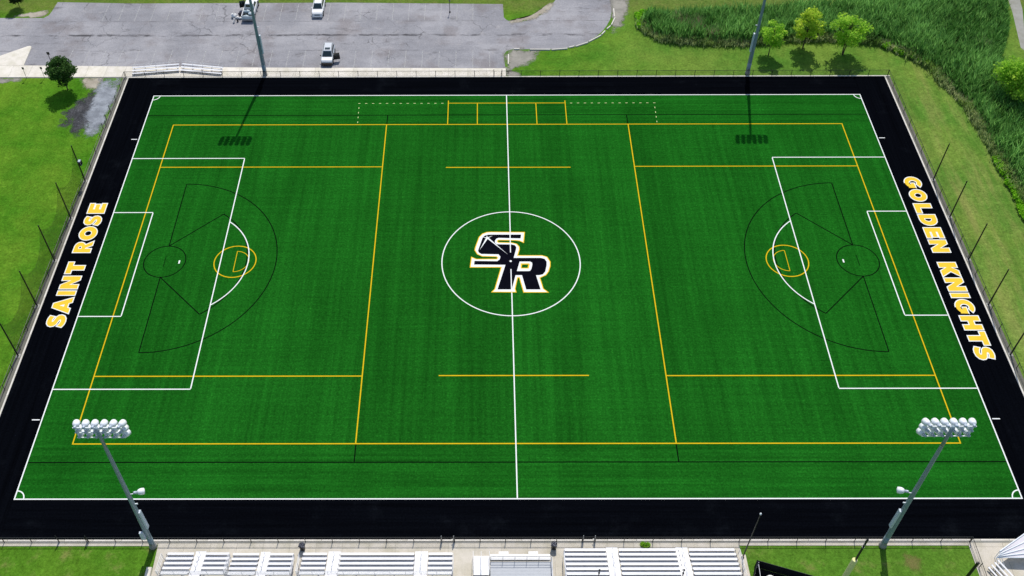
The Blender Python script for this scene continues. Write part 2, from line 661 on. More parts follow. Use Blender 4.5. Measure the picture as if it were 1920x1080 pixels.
def seg(name, mat, a, b, w, z):
    d = (Vector(b) - Vector(a)).normalized()
    n = Vector((-d.y, d.x)) * w / 2
    a, b = Vector(a), Vector(b)
    return MB().quad((*(a - n), z), (*(b - n), z), (*(b + n), z), (*(a + n), z)).build(name, mat, turf)


def arc(name, mat, cx, cy, r, a0, a1, w, z, n=96):
    m = MB()
    t = [a0 + (a1 - a0) * k / n for k in range(n + 1)]
    for p, q in zip(t, t[1:]):
        m.quad((cx + (r - w / 2) * math.cos(p), cy + (r - w / 2) * math.sin(p), z), (cx + (r + w / 2) * math.cos(p), cy + (r + w / 2) * math.sin(p), z),
               (cx + (r + w / 2) * math.cos(q), cy + (r + w / 2) * math.sin(q), z), (cx + (r - w / 2) * math.cos(q), cy + (r - w / 2) * math.sin(q), z))
    return m.build(name, mat, turf)


W, Y, K = 'paint_white', 'paint_yellow', 'paint_black'
zb1, zb2, zb3 = .004, .006, .008
zy1, zy2, zy3 = .010, .012, .014
zw1, zw2, zw3 = .016, .018, .020
# white association football markings
for sy in (-1, 1):
    hline('touchline', W, -hx - .075, hx + .075, sy * hy, WW, zw1)
for sx in (-1, 1):
    vline('goal_line', W, sx * hx, -hy + .08, hy - .08, WW, zw1)
    hline('penalty_area_line', W, min(sx * 54.92, sx * 38.54), max(sx * 54.92, sx * 38.54), 20.16, WW, zw1)
    hline('penalty_area_line', W, min(sx * 54.92, sx * 38.54), max(sx * 54.92, sx * 38.54), -20.16, WW, zw1)
    vline('penalty_area_line', W, sx * 38.54, -20.08, 20.08, WW, zw2)
    for s2 in (-1, 1):
        hline('goal_area_line', W, min(sx * 54.92, sx * 49.5), max(sx * 54.92, sx * 49.5), s2 * 9.15, WW, zw1)
    vline('goal_area_line', W, sx * 49.5, -9.07, 9.07, WW, zw2)
    vline('penalty_mark', W, sx * 44.0, -.28, .28, .2, zw1)
    al = math.acos((44 - 38.54) / 9.15)
    a0 = 0 if sx < 0 else math.pi
    arc('penalty_arc', W, sx * 44.0, 0, 9.15, a0 - al, a0 + al, WW, zw3)
    for s2 in (-1, 1):
        am = math.atan2(-s2, -sx)
        arc('corner_arc', W, sx * hx, s2 * hy, 1.0, am - math.pi / 4, am + math.pi / 4, .13, zw3, 16)
        hline('goal_line_tick', W, min(sx * 55.25, sx * 56.15), max(sx * 55.25, sx * 56.15), s2 * 24.38, .13, .004, border)
vline('halfway_line', W, 0, 5.3, hy - .08, WW, zw2)
vline('halfway_line', W, 0, -hy + .08, -5.2, WW, zw2)
arc('centre_circle', W, 0, 0, 9.15, 0, 2 * math.pi, WW, zw3, 160)
# yellow lacrosse markings
bxh, byh = 50.53, 27.6
for s in (-1, 1):
    hline('yellow_boundary_line', Y, -bxh - .07, bxh + .07, s * byh, YW, zy1)
    vline('yellow_boundary_line', Y, s * bxh, -byh + .07, byh - .07, YW, zy2)
    vline('yellow_restraining_line', Y, s * 18.25, -byh + .07, byh - .07, YW, zy2)
    for y in (18.3, -18.3):
        hline('yellow_wing_line', Y, min(s * 18.33, s * 50.46), max(s * 18.33, s * 50.46), y, YW, zy1)
for y in (18.15, -18.25):
    hline('yellow_centre_line', Y, -9.05, 9.0, y, YW, zy1)
hline('yellow_substitution_line', Y, -9.0, 9.0, 32.6, .12, zy1)
for x, y1 in ((-9.02, 33.2), (-4.53, 32.52), (4.5, 32.52), (9.02, 33.2)):
    vline('yellow_substitution_line', Y, x, byh + .08, y1, .13, zy2)
m_paint('paint_pale', (.70, .75, .36), .1)
dash = MB().quad((-.17, -.04, 0), (.17, -.04, 0), (.17, .04, 0), (-.17, .04, 0)).mesh('dashed_line_mark', 'paint_pale')
for s in (-1, 1):
    for k in range(13):
        link('dashed_line_mark', dash, turf, (s * (9.95 + k * 1.07), 32.57, zw1))
    for k in range(1, 5):
        link('dashed_line_mark', dash, turf, (s * (22.79 - .03 * k), 32.57 - 1.1 * k, zw1), (0, 0, math.pi / 2))
for sx in (-1, 1):
    a0 = 0 if sx < 0 else math.pi
    gx = sx * 45.95
    # yellow faceoff circle and its half-round mark
    arc('yellow_draw_circle', Y, sx * 36.6, .06, 2.76, 0, 2 * math.pi, .14, zy3, 64)
    arc('yellow_crease_mark', Y, sx * 36.58, .08, 1.8, a0 - math.pi / 2, a0 + math.pi / 2, .09, zy1, 32)
    vline('yellow_crease_mark', Y, sx * 36.58, -1.7, 1.86, .09, zy2)
    # black arcs and fan
    arc('black_goal_circle', K, gx, .1, 2.75, 0, 2 * math.pi, BW, zb1, 64)
    vline('black_crease_line', K, gx, -.8, 1.0, .08, zb1)
    arc('black_fan_arc', K, gx, 0, 14.8, a0 - math.pi / 2, a0 + math.pi / 2, BW, zb1, 96)
    vline('black_fan_line', K, gx, 2.86, 14.78, BW, zb2)
    vline('black_fan_line', K, gx, -14.78, -2.66, BW, zb2)
    t = math.atan2(8.8, 6.3)
    arc('black_fan_arc', K, gx, 0, 10.85, a0 - t, a0 + t, .15, zb1, 64)
    for s2 in (-1, 1):
        seg('black_fan_line', K, (gx - sx * .02, .1 + s2 * 2.78), (gx - sx * 6.3, s2 * 8.82), BW, zb3)
    vline('black_restraining_line', K, sx * 18.22, byh + .1, 29.75, BW, zb2)
    vline('black_restraining_line', K, sx * 18.22, -29.92, -byh - .1, BW, zb2)
hline('black_side_line', K, -54.9, 54.9, 29.8, BW, zb1)
hline('black_side_line', K, -54.9, 54.9, -29.98, BW, zb1)

# ---- centre emblem
BLK = [(-2.48, 4.84), (1.48, 4.83), (1.38, 4.13), (-1.59, 4.23), (-1.92, 4.07), (-2.09, 3.69), (-2.1, 3.38), (-1.89, 3.06), (0.16, 3.02), (0.58, 2.89), (0.77, 2.52), (0.7, 2.06), (0.37, 0.61), (3.97, 0.6), (4.47, 0.44), (4.72, -0.05), (4.69, -0.72), (4.46, -1.8), (4.12, -2.28), (3.62, -2.42), (3.23, -2.42), (3.73, -4.84), (1.87, -4.84), (1.39, -2.41), (0.55, -2.41), (-0.0, -4.83), (-1.84, -4.83), (-0.74, -0.61), (-4.89, -0.55), (-4.83, 0.09), (-1.83, 0.03), (-1.5, 0.33), (-1.38, 0.82), (-1.63, 1.25), (-3.93, 1.32), (-4.26, 1.57), (-4.37, 1.94), (-3.75, 4.27), (-3.46, 4.65), (-3.04, 4.82)]
YEL = [(-2.52, 5.38), (2.01, 5.33), (1.81, 3.28), (1.2, 3.65), (0.64, 3.73), (-1.6, 3.78), (-1.71, 3.63), (-1.6, 3.45), (0.17, 3.4), (0.86, 3.18), (1.22, 2.62), (1.23, 2.12), (0.97, 1.09), (4.17, 1.08), (4.85, 0.81), (5.24, -0.05), (5.21, -0.84), (4.94, -1.8), (4.57, -2.42), (3.78, -2.89), (4.13, -4.69), (4.81, -5.37), (1.48, -5.37), (1.0, -2.89), (0.85, -2.89), (0.49, -4.71), (0.63, -5.34), (-2.7, -5.31), (-2.24, -4.76), (-1.38, -1.09), (-5.46, -1.08), (-5.28, 0.86), (-4.58, 0.46), (-1.91, 0.47), (-1.82, 0.64), (-1.94, 0.79), (-3.84, 0.86), (-4.49, 1.24), (-4.86, 1.98), (-4.79, 2.5), (-4.28, 4.4), (-3.81, 5.04), (-3.18, 5.34)]
HB = [(1.15, -0.04), (2.52, -0.04), (2.79, -0.23), (2.81, -0.59), (2.66, -1.32), (2.47, -1.68), (2.2, -1.71), (0.74, -1.71)]
HW = [(1.26, -0.35), (2.38, -0.35), (2.48, -0.49), (2.32, -1.28), (1.25, -1.28)]
HY = [(1.47, -0.55), (2.28, -0.55), (2.17, -1.13), (1.37, -1.13)]
STAR = [[(-3.23, 4.21), (-3.01, 4.33), (-0.34, 1.16)], [(-3.26, 4.29), (-3.0, 4.17), (-4.16, 2.0)], [(-3.18, 4.27), (-3.09, 4.12), (-2.39, 4.65)], [(-3.14, 4.33), (-3.14, 4.14), (-3.73, 4.33)], [(-3.23, 4.21), (-3.04, 4.2), (-3.18, 4.75)]]


def area(p):
    return sum(a[0] * b[1] - b[0] * a[1] for a, b in zip(p, p[1:] + p[:1])) / 2


def offset(p, d, lim=2.2):
    if area(p) < 0:
        p = p[::-1]
    n = len(p)
    out = []
    for i in range(n):
        a, b, c = Vector(p[i - 1]), Vector(p[i]), Vector(p[(i + 1) % n])
        e1, e2 = (b - a).normalized(), (c - b).normalized()
        n1, n2 = Vector((e1.y, -e1.x)), Vector((e2.y, -e2.x))
        m = (n1 + n2) / max(.15, 1 + n1.dot(n2))
        if m.length > lim:
            m = m.normalized() * lim
        out.append(tuple(b + m * d))
    return out


emb = MB().poly([YEL, HY], .022).build('emblem_gold_edge', 'paint_gold', turf)
MB().poly([offset(YEL, -.13), HW], .026).build('emblem_white_edge', 'paint_white', emb)
MB().poly([BLK, HB], .030).build('emblem_letters', 'logo_black', emb)
for i, s in enumerate(STAR):
    s = s if area(s) > 0 else s[::-1]
    MB().poly([s], .034 + .001 * i).build('emblem_sparkle', 'paint_white', emb)
vline('halfway_line', W, -.03, 1.56, 5.3, .13, .044)
vline('halfway_line', W, -.03, -5.2, -1.37, .13, .044)
MB().poly([[(.16 * math.cos(t * math.pi / 8) - .04, .16 * math.sin(t * math.pi / 8) + .03) for t in range(16)]], .042).build('centre_mark', 'paint_white', turf)


# ---- gold lettering with white outline
def ell(cx, cy, rx, ry, a0, a1, n):
    return [(cx + rx * math.cos(R(a0 + (a1 - a0) * k / n)), cy + ry * math.sin(R(a0 + (a1 - a0) * k / n))) for k in range(n + 1)]


GL = {
    'A': ([(0, 0), (.30, 0), (.36, .17), (.64, .17), (.70, 0), (1, 0), (.63, 1), (.37, 1)], [(.42, .37), (.58, .37), (.5, .64)]),
    'I': ([(0, 0), (1, 0), (1, 1), (0, 1)], None),
    'N': ([(0, 0), (0, 1), (.30, 1), (.68, .48), (.68, 1), (1, 1), (1, 0), (.70, 0), (.32, .52), (.32, 0)], None),
    'T': ([(.32, 0), (.68, 0), (.68, .70), (1, .70), (1, 1), (0, 1), (0, .70), (.32, .70)], None),
    'R': ([(0, 0), (0, 1), (.55, 1), (.74, .96), (.87, .87), (.92, .72), (.88, .58), (.78, .48), (.68, .43), (1, 0), (.64, 0), (.40, .36), (.33, .36), (.33, 0)],
          [(.33, .58), (.33, .77), (.48, .77), (.56, .73), (.58, .67), (.55, .61), (.48, .58)]),
    'O': (ell(.5, .5, .5, .5, 0, 350, 35), ell(.5, .5, .20, .22, 0, 345, 23)),
    'E': ([(0, 0), (0, 1), (1, 1), (1, .74), (.40, .74), (.40, .63), (.92, .63), (.92, .38), (.40, .38), (.40, .26), (1, .26), (1, 0)], None),
    'L': ([(0, 0), (0, 1), (.42, 1), (.42, .30), (1, .30), (1, 0)], None),
    'D': ([(0, 0), (0, 1), (.45, 1), (.68, .96), (.86, .84), (.97, .67), (1, .5), (.97, .33), (.86, .16), (.68, .04), (.45, 0)],
          [(.34, .28), (.34, .72), (.47, .72), (.58, .66), (.64, .57), (.65, .5), (.64, .43), (.58, .34), (.47, .28)]),
    'K': ([(0, 0), (0, 1), (.34, 1), (.34, .64), (.60, 1), (1, 1), (.64, .54), (1, 0), (.60, 0), (.34, .40), (.34, 0)], None),
    'H': ([(0, 0), (0, 1), (.34, 1), (.34, .64), (.66, .64), (.66, 1), (1, 1), (1, 0), (.66, 0), (.66, .36), (.34, .36), (.34, 0)], None),
    'S': ([(.92, .93), (.70, .99), (.50, 1.0), (.28, .97), (.12, .87), (.05, .72), (.09, .57), (.22, .46), (.45, .40), (.58, .36), (.62, .30), (.57, .255), (.45, .245), (.28, .28), (.08, .37),
           (.0, .12), (.20, .03), (.45, 0), (.70, .03), (.90, .14), (.98, .30), (.95, .45), (.82, .56), (.58, .62), (.45, .655), (.42, .71), (.48, .755), (.60, .755), (.74, .725), (.84, .68)], None),
    'G': (ell(.5, .5, .5, .5, 42, 318, 30) + [(.95, .13), (.97, .56), (.54, .56), (.54, .36), (.66, .36), (.66, .27)] + ell(.5, .5, .21, .25, 290, 48, 18), None),
}


def letter(ch, us, ue, left):
    inset = .13
    L = ue - us
    lo, hi = (56.22, 58.76)

    def mp(p):
        u = us + (inset + p[0] * (abs(L) - 2 * inset)) * (1 if L > 0 else -1)
        v = lo + inset + p[1] * (hi - lo - 2 * inset)
        return (-v, u) if left else (v, u)
    o, h = GL[ch]
    o = [mp(p) for p in o]
    if area(o) < 0:
        o = o[::-1]
    loops, wl = [o], [offset(o, .125)]
    if h:
        h = [mp(p) for p in h]
        if area(h) < 0:
            h = h[::-1]
        hh = offset(h, -.10)
        loops.append(h)
        if area(hh) > .03:
            wl.append(hh)
    e = MB().poly(wl, .004).build('letter_outline', 'paint_white', border)
    MB().poly(loops, .008).build('letter', 'paint_gold', e)


for ch, a, b in (('S', -10.95, -8.75), ('A', -8.75, -5.95), ('I', -5.76, -4.86), ('N', -4.70, -2.34), ('T', -2.1, .13),
                 ('R', 1.62, 3.85), ('O', 3.88, 6.58), ('S', 6.62, 8.66), ('E', 8.94, 11.04)):
    letter(ch, a, b, True)
for ch, a, b in (('G', 16.06, 13.52), ('O', 13.50, 11.0), ('L', 10.70, 8.68), ('D', 8.58, 6.35), ('E', 6.10, 4.0), ('N', 3.83, 1.41),
                 ('K', -.20, -2.82), ('N', -2.90, -5.30), ('I', -5.47, -6.38), ('G', -6.52, -9.1), ('H', -9.16, -11.57), ('T', -11.64, -13.92), ('S', -13.95, -16.15)):
    letter(ch, a, b, False)

# ---- kerbs round the black border, laid in lengths
kerb = MB().box(-60.9, 60.9, 39.003, 39.19, -.2, .018)
kerb.box(-60.9, 60.9, -39.62, -39.223, -.2, .006)
kerb = kerb.build('kerb', 'concrete_grey')
side = MB().box(-60.95, -60.003, -39.2, 39.0, -.2, -.01).box(60.003, 60.95, -39.2, 39.0, -.2, -.01).build('mowing_strip', 'concrete_side')
struct(side, 'dull grey concrete strips under the fences at both goal ends', 'kerb')
struct(kerb, 'pale concrete kerb strip framing the black turf border', 'kerb')
ks = MB().box(.012, 3.018, -.11, .11, -.15, .06, .012).mesh('kerb_stone', 'kerb_concrete')
for i in range(40):
    x = -60.25 + 3.03 * i
    if x + 3.03 < 61:
        link('kerb_stone', ks, kerb, (x, 39.10, 0))
        link('kerb_stone', ks, kerb, (x, -39.335, 0))
for i in range(26):
    y = -39.04 + 3.0 * i
    link('kerb_stone', ks, kerb, (-60.11, y, 0), (0, 0, math.pi / 2))
    link('kerb_stone', ks, kerb, (60.11, y, 0), (0, 0, math.pi / 2))

# ---- concrete apron under the stands
apron = MB().poly([[(-38.15, -39.63), (23.2, -39.63), (23.5, -43.2), (24.4, -60), (-37, -60)]], -.02)
apron.poly([[(47.42, -39.63), (75, -39.63), (75, -60), (47.7, -60)]], -.02)
apron = apron.build('concrete_apron', 'concrete_grey')
struct(apron, 'pale concrete apron under the aluminium stands', 'pavement')
slab_x = np.arange(-38.1, 23.3, 2.79)
for a, b in zip(slab_x, slab_x[1:]):
    for y0, y1 in ((-40.1, -39.64), (-44.0, -40.1), (-48, -44.0)):
        aa = a + .012
        MB().prism([(aa, y0 + .01), (b - .012, y0 + .01), (b - .012, y1 - .01), (aa, y1 - .01)], -.1, .016).build('concrete_slab', 'concrete', apron)
for i, (a, b) in enumerate(((47.95, 51), (51, 54), (54, 57), (57, 60.9))):
    for y0, y1 in ((-40.1, -39.64), (-44, -40.1), (-48, -44)):
        MB().prism([(a + .012, y0 + .01), (b - .012, y0 + .01), (b - .012, y1 - .01), (a + .012, y1 - .01)], -.1, .016).build('concrete_slab', 'concrete', apron)
MB().prism([(23.2, -40.95), (23.75, -40.95), (23.75, -41.5), (24.0, -48), (23.4, -48)], -.1, .02).build('concrete_slab', 'concrete', apron)
MB().prism([(47.42, -39.64), (47.92, -39.64), (47.92, -48), (47.42, -48)], -.1, .02).build('concrete_slab', 'concrete', apron)
mow = MB().box(-60.9, -38.2, -39.92, -39.64, -.2, -.012).box(23.3, 47.4, -39.92, -39.64, -.2, -.012).build('mowing_strip', 'concrete')
struct(mow, 'thin concrete strip along the foot of the near fence', 'kerb')


# ---- patches of bare ground
def patch(name, pts, mat, z, label, cat, grow=1.3):
    grow = 1.38
    pts = [Vector(p) for p in pts]
    c = sum(pts, Vector((0, 0))) / len(pts)
    ring = []
    n = len(pts)
    for i in range(n):
        for k in range(4):
            t = k / 4
            p0, p1, p2, p3 = pts[i - 1], pts[i], pts[(i + 1) % n], pts[(i + 2) % n]
            q = .5 * ((2 * p1) + (p2 - p0) * t + (2 * p0 - 5 * p1 + 4 * p2 - p3) * t * t + (3 * p1 - p0 - 3 * p2 + p3) * t ** 3)
            ring.append(c + (q - c) * grow)
    levels = [1, .8, .55, .3]
    m = MB()
    e = []
    N = len(ring)
    for l in levels:
        for p in ring:
            q = c + (p - c) * l
            m.v.append((q.x, q.y, z))
            e.append(1 - l)
    m.v.append((c.x, c.y, z))
    e.append(1.0)
    for a in range(len(levels) - 1):
        for k in range(N):
            j = (k + 1) % N
            m.f.append((a * N + k, a * N + j, (a + 1) * N + j, (a + 1) * N + k))
    for k in range(N):
        m.f.append(((len(levels) - 1) * N + k, (len(levels) - 1) * N + (k + 1) % N, len(m.v) - 1))
    me = m.mesh(name, mat)
    at = me.attributes.new('edge', 'FLOAT', 'POINT')
    at.data.foreach_set('value', e)
    o = link(name, me)
    struct(o, label, cat)
    return o


patch('mulch_patch', [(-64.3, 35.2), (-62.4, 33), (-62.4, 28.6), (-64.3, 26.2), (-66.8, 27.6), (-67.6, 30.4), (-66.2, 33.2), (-64.6, 35.6)], 'mulch', LAWN_Z + .010, 'dark loose stone heap on the lawn left of the fence', 'gravel')
patch('gravel_patch', [(-64.2, 38.4), (-61.4, 38.6), (-61.0, 34), (-61.1, 29), (-61.5, 26.6), (-63.2, 26.6), (-64.3, 29.5), (-64.2, 34)], 'gravel', LAWN_Z + .018, 'blue grey crushed stone patch beside the left corner of the pitch', 'gravel', 1.12)
patch('dirt_patch', [(-67.2, 38.7), (-64.2, 38.8), (-64.4, 36.6), (-66.5, 36.8)], 'dirt', LAWN_Z + .014, 'small tan bare earth patch by the sidewalk', 'dirt', 1.2)
patch('dirt_patch', [(-86, 39.0), (-78.5, 39.0), (-79, 38.0), (-85, 37.5)], 'dirt_grey', LAWN_Z + .014, 'grey bare earth strip at the far left of the sidewalk', 'dirt', 1.2)
patch('dirt_patch', [(-83.5, 55.9), (-79, 55.8), (-78.1, 57.6), (-80.2, 57.3)], 'dirt', LAWN_Z + .014, 'tan bare earth at the corner of the upper left lawn', 'dirt', 1.25)
patch('dirt_patch', [(.2, 45.6), (2.5, 46.1), (5, 45.6), (4.2, 43), (2, 41.8), (.4, 41.0)], 'dirt_grey', LAWN_Z + .014, 'grey eroded earth at the end of the sidewalk', 'dirt', 1.2)
patch('dirt_patch', [(18.6, 61), (21.2, 61), (21.0, 57), (19.6, 53), (18.2, 52.2), (18.4, 55)], 'dirt_grey', LAWN_Z + .014, 'grey stony verge outside the bend of the drive', 'dirt', 1.15)
patch('dirt_patch', [(.6, 54.3), (2, 53.7), (4.5, 54.5), (6.6, 56.2), (8.4, 59), (7.4, 59), (5.6, 56.8), (3.6, 55.2)], 'dirt', LAWN_Z + .014, 'bare edge of the grass inside the bend of the drive', 'dirt', 1.12)
patch('dirt_patch', [(.1, 40.4), (1.8, 40.4), (2, 39.3), (.1, 39.3)], 'dirt_grey', LAWN_Z + .014, 'grey bare ground behind the fence at the sidewalk end', 'dirt', 1.2)
patch('worn_grass_patch', [(40.2, -40.9), (41.7, -41.2), (41.9, -42.4), (40.5, -42.6)], 'dry_grass', LAWN_Z + .014, 'dry worn patch in the grass by the right floodlight pole', 'grass')


# ================================================================== FENCES
def fence(name, label, a, b, spacing, h=1.05, skip=(), mesh=True, cat='fence', step_posts=None):
    a, b = Vector(a), Vector(b)
    L = (b - a).length
    d = (b - a) / L
    root = empty(name, (a.x, a.y, -.05), math.atan2(d.y, d.x))
    tag(root, label, cat, 'black chain link fences round the pitch')
    n = max(1, round(L / spacing))
    pm = MB().tube((0, 0, 0), (0, 0, h + .06), .042, .042, 6).lathe([(.05, h + .06), (.044, h + .09), (.01, h + .11)], 6).mesh('post', 'black_metal')
    for i in range(n + 1):
        link('post', pm, root, (L * i / n, 0, 0))
    MB().tube((0, 0, h + .03), (L, 0, h + .03), .030, .030, 6).build('top_rail', 'black_metal', root)
    MB().tube((0, 0, .12), (L, 0, .12), .010, .010, 4).build('bottom_wire', 'black_metal', root)
    if mesh:
        MB().quad((0, 0.002, .06), (L, 0.002, .06), (L, 0.002, h + .02), (0, 0.002, h + .02)).build('wire_mesh', 'chain_link', root)
    return root


def gate(label, a, b, h, loc_z=-.05, post='grey_metal', panel=True):
    a, b = Vector(a), Vector(b)
    L = (b - a).length
    d = (b - a) / L
    root = empty('fence_gate', (a.x, a.y, loc_z), math.atan2(d.y, d.x))
    tag(root, label, 'gate', 'gates in the pitch fence')
    for x in (0, L):
        MB().tube((x, 0, 0), (x, 0, h + .25), .05, .05, 8).lathe([(.062, h + .25), (.05, h + .30), (.01, h + .33)], 8, Matrix.Translation((x, 0, 0))).build('gate_post', post, root)
    if panel:
        m = MB()
        x0, x1 = .08, L - .08
        m.tube((x0, 0, .1), (x0, 0, h), .02, .02, 6).tube((x1, 0, .1), (x1, 0, h), .02, .02, 6)
        m.tube((x0, 0, h), (x1, 0, h), .02, .02, 6).tube((x0, 0, .1), (x1, 0, .1), .02, .02, 6)
        m.build('gate_frame', 'black_metal', root)
        MB().quad((x0, .002, .1), (x1, .002, .1), (x1, .002, h), (x0, .002, h)).build('wire_mesh', 'chain_link', root)
        MB().box(L - .2, L - .1, -.05, .05, h * .5, h * .5 + .08).build('latch', 'grey_metal', root)
    return root


fence('chain_link_fence', 'low black chain link fence behind the far touchline by the sidewalk', (-60.5, 39.28), (-1.93, 39.28), 3.03)
fence('chain_link_fence', 'low black chain link fence behind the far touchline in front of the trees', (-.66, 39.28), (60.6, 39.28), 3.03)
gate('narrow fence gate at the end of the far sidewalk', (-1.93, 39.28), (-.66, 39.28), 1.05, post='black_metal')
fence('chain_link_fence', 'black chain link fence along the left goal end, beside the tall net', (-60.62, 39.2), (-60.62, -44), 3.0)
fence('chain_link_fence', 'black chain link fence along the right goal end, beside the drying grass', (60.62, 39.2), (60.62, -44), 3.0)
fence('chain_link_fence', 'black near fence in front of the lawn left of the stands', (-60.3, -39.5), (-45.7, -39.5), 2.92)
gate('black double posts of the near fence at lower left', (-48.7, -39.44), (-45.6, -39.44), 1.1, post='black_metal', panel=False)
fence('chain_link_fence', 'black near fence between the left floodlight pole and the middle gate', (-45.5, -39.5), (-8.2, -39.5), 2.88)
gate('gate in the near fence in front of the middle stand', (-8.14, -39.5), (-6.84, -39.5), 1.1)
fence('chain_link_fence', 'short black near fence between the two gates', (-6.75, -39.5), (6.7, -39.5), 2.72)
gate('gate in the near fence in front of the long right stand', (6.79, -39.5), (8.03, -39.5), 1.15)
fence('chain_link_fence', 'black near fence right of the gates as far as its corner', (8.1, -39.5), (47.62, -39.5), 3.05)
fence('chain_link_fence', 'black fence running away from the pitch at lower right', (47.64, -39.6), (47.66, -48), 2.9)

# ================================================================== NET POLES
pole_mesh = MB().tube((0, 0, 0), (0, 0, 6.85), .10, .075, 8).lathe([(.08, 6.85), (.07, 6.9), (.01, 6.93)], 8).mesh('pole', 'black_metal')
foot_mesh = MB().box(-.3, .3, -.3, .3, -.02, .06, .02).mesh('footing', 'concrete_grey')
ny = (15.45, 8.05, .25, -7.45, -15.25)
words = ('farthest', 'second farthest', 'middle', 'second nearest', 'nearest')
for s, side in ((-1, 'left'), (1, 'right')):
    for y, w in zip(ny, words):
        r = empty('net_pole', (s * 60.62, y, -.05))
        tag(r, '%s of the five tall black net poles behind the %s goal end' % (w, side), 'pole', 'net poles behind the goals')
        link('pole', pole_mesh, r)
        link('footing', foot_mesh, r)
        MB().box(-.1, .1, -.1, .1, 1.2, 1.28).build('bracket', 'black_metal', r)
# net hanging between the left poles, top edge sagging
m = MB()
cols, rows = 12, 8
for a, b in zip(ny, ny[1:]):
    i0 = len(m.v)
    for i in range(cols + 1):
        t = i / cols
        y = a + (b - a) * t
        top = 6.4 - 2.6 * (4 * t * (1 - t)) ** .8
        for k in range(rows + 1):
            u = k / rows
            m.v.append((-60.70 - .35 * math.sin(math.pi * u) * (4 * t * (1 - t)), y, .1 + (top - .1) * u))
    for i in range(cols):
        for k in range(rows):
            p = i0 + i * (rows + 1) + k
            m.f.append((p, p + rows + 1, p + rows + 2, p + 1))
tag(m.build('ball_net', 'ball_net'), 'sagging black ball net hung between the left poles', 'net')
# loudspeaker on the farthest left pole
r = empty('loudspeaker', (-60.62, 15.45, 3.3))
tag(r, 'dark loudspeaker mounted on the farthest left net pole', 'loudspeaker')
MB().box(.10, .52, -.32, .22, 0, .75, .05).build('cabinet', 'fixture_grey', r)
MB().box(.521, .55, -.27, .17, .06, .69).build('grille', 'trim_black', r)
MB().box(-.02, .12, -.06, .06, .3, .45).build('bracket', 'grey_metal', r)
MB().box(.12, .5, -.45, -.321, .1, .62, .04).build('back_cover', 'trim_black', r)
# low dark posts by the gravel
for (y, w) in ((31.0, 'farthest'), (28.85, 'middle'), (26.85, 'nearest')):
    r = empty('marker_post', (-60.95, y, -.05))
    tag(r, '%s of three short dark posts beside the gravel patch' % w, 'post', 'short posts by the gravel')
    MB().tube((0, 0, 0), (-.05, 0, 1.0), .06, .05, 8).build('shaft', 'black_metal', r)
    MB().lathe([(.075, 0), (.075, .05), (.02, .09)], 8, Matrix.Translation((-.05, 0, 1.0))).build('cap', 'black_metal', r)


# ================================================================== FLOODLIGHTS
def lamp_mesh():
    # axis points along local +Y, tilted down
    mt = Matrix.Rotation(R(-90 - 28), 4, 'X')
    m = MB()
    m.lathe([(.09, -.30), (.18, -.27), (.255, -.18), (.31, -.05), (.33, .10), (.33, .34), (.315, .34), (.295, .10), (.05, .02)], 18, mt)
    return m.mesh('reflector', 'fixture_white', True), MB().lathe([(.02, -.70), (.12, -.69), (.14, -.55), (.14, -.36), (.09, -.33)], 12, mt).mesh('lamp_housing', 'fixture_grey', True)


REFL, HOUS = lamp_mesh()


def floodlight(x, y, face, lean, side, label, side_lamp=True, control=True):
    r = empty('floodlight_pole', (x, y, -.05), 0 if face > 0 else math.pi)
    tag(r, label, 'floodlight', 'tall floodlight poles at the pitch corners')
    H = 23.2
    lv = Vector((lean, 0, 0))
    c = 1 if face > 0 else -1

    def P(z):
        return lv * (z / H) * c + Vector((0, 0, z))
    m = MB()
    cuts = [0, 2.2, 8, 14, 20, H]
    rad = [.30, .29, .25, .21, .17, .15]
    for i in range(5):
        m.tube(P(cuts[i]), P(cuts[i + 1]), rad[i], rad[i + 1], 14, caps=(i in (0, 4)))
    m.build('pole', 'galvanised', r, True)
    MB().lathe([(.40, -.02), (.40, .35), (.34, .42), (.31, .9), (.30, .95)], 14).build('base', 'concrete_grey', r, True)
    for z in (22.95, 22.15, 21.35):
        arm = MB().box(-2.2, 2.2, .13, .21, -.05, .05).build('crossarm', 'fixture_white', r)
        arm.location = P(z)
        for k in range(6):
            q = -2.05 + 4.1 * k / 5
            lm = link('lamp', REFL, r, P(z) + Vector((q, .62, -.12)), (0, 0, R(-q * 5.5)))
            link('lamp_housing', HOUS, lm)
            MB().box(-.03, .03, -.42, -.1, .05, .12).build('yoke', 'grey_metal', lm)
    d = side * c
    if side_lamp:
        p = P(11.2)
        MB().tube(p, p + Vector((d * .95, .1, .1)), .05, .05, 8).build('side_arm', 'fixture_white', r)
        lm = link('side_lamp', REFL, r, p + Vector((d * 1.15, .25, .1)), (0, 0, R(-d * 60)))
        link('lamp_housing', HOUS, lm)
    p = P(9.3)
    MB().tube(p, p + Vector((d * .5, 0, .05)), .05, .08, 8).build('sensor', 'fixture_white', r)
    p = P(4.4)
    MB().box(.0, .22, -.2, .2, 0, 3.4, .01).build('ballast_box', 'box_grey', r, loc=p + Vector((d * .38 - .11, -.02, 0)))
    p = P(2.7)
    if control:
        MB().box(-.2, .2, -.28, .0, 0, 1.35, .02).build('control_box', 'box_grey', r, loc=p + Vector((-d * .30, -.26, 0)))
    m = MB().tube(P(.3) + Vector((d * .3, -.1, 0)), P(4.4) + Vector((d * .3, -.1, 0)), .035, .035, 6)
    m.build('conduit', 'galvanised', r)
    hh = P(1.0) + Vector((0, -.30, 0))
    MB().box(-.1, .1, -.04, .0, -.2, .2).build('hand_hole_cover', 'grey_metal', r, loc=hh)
    return r


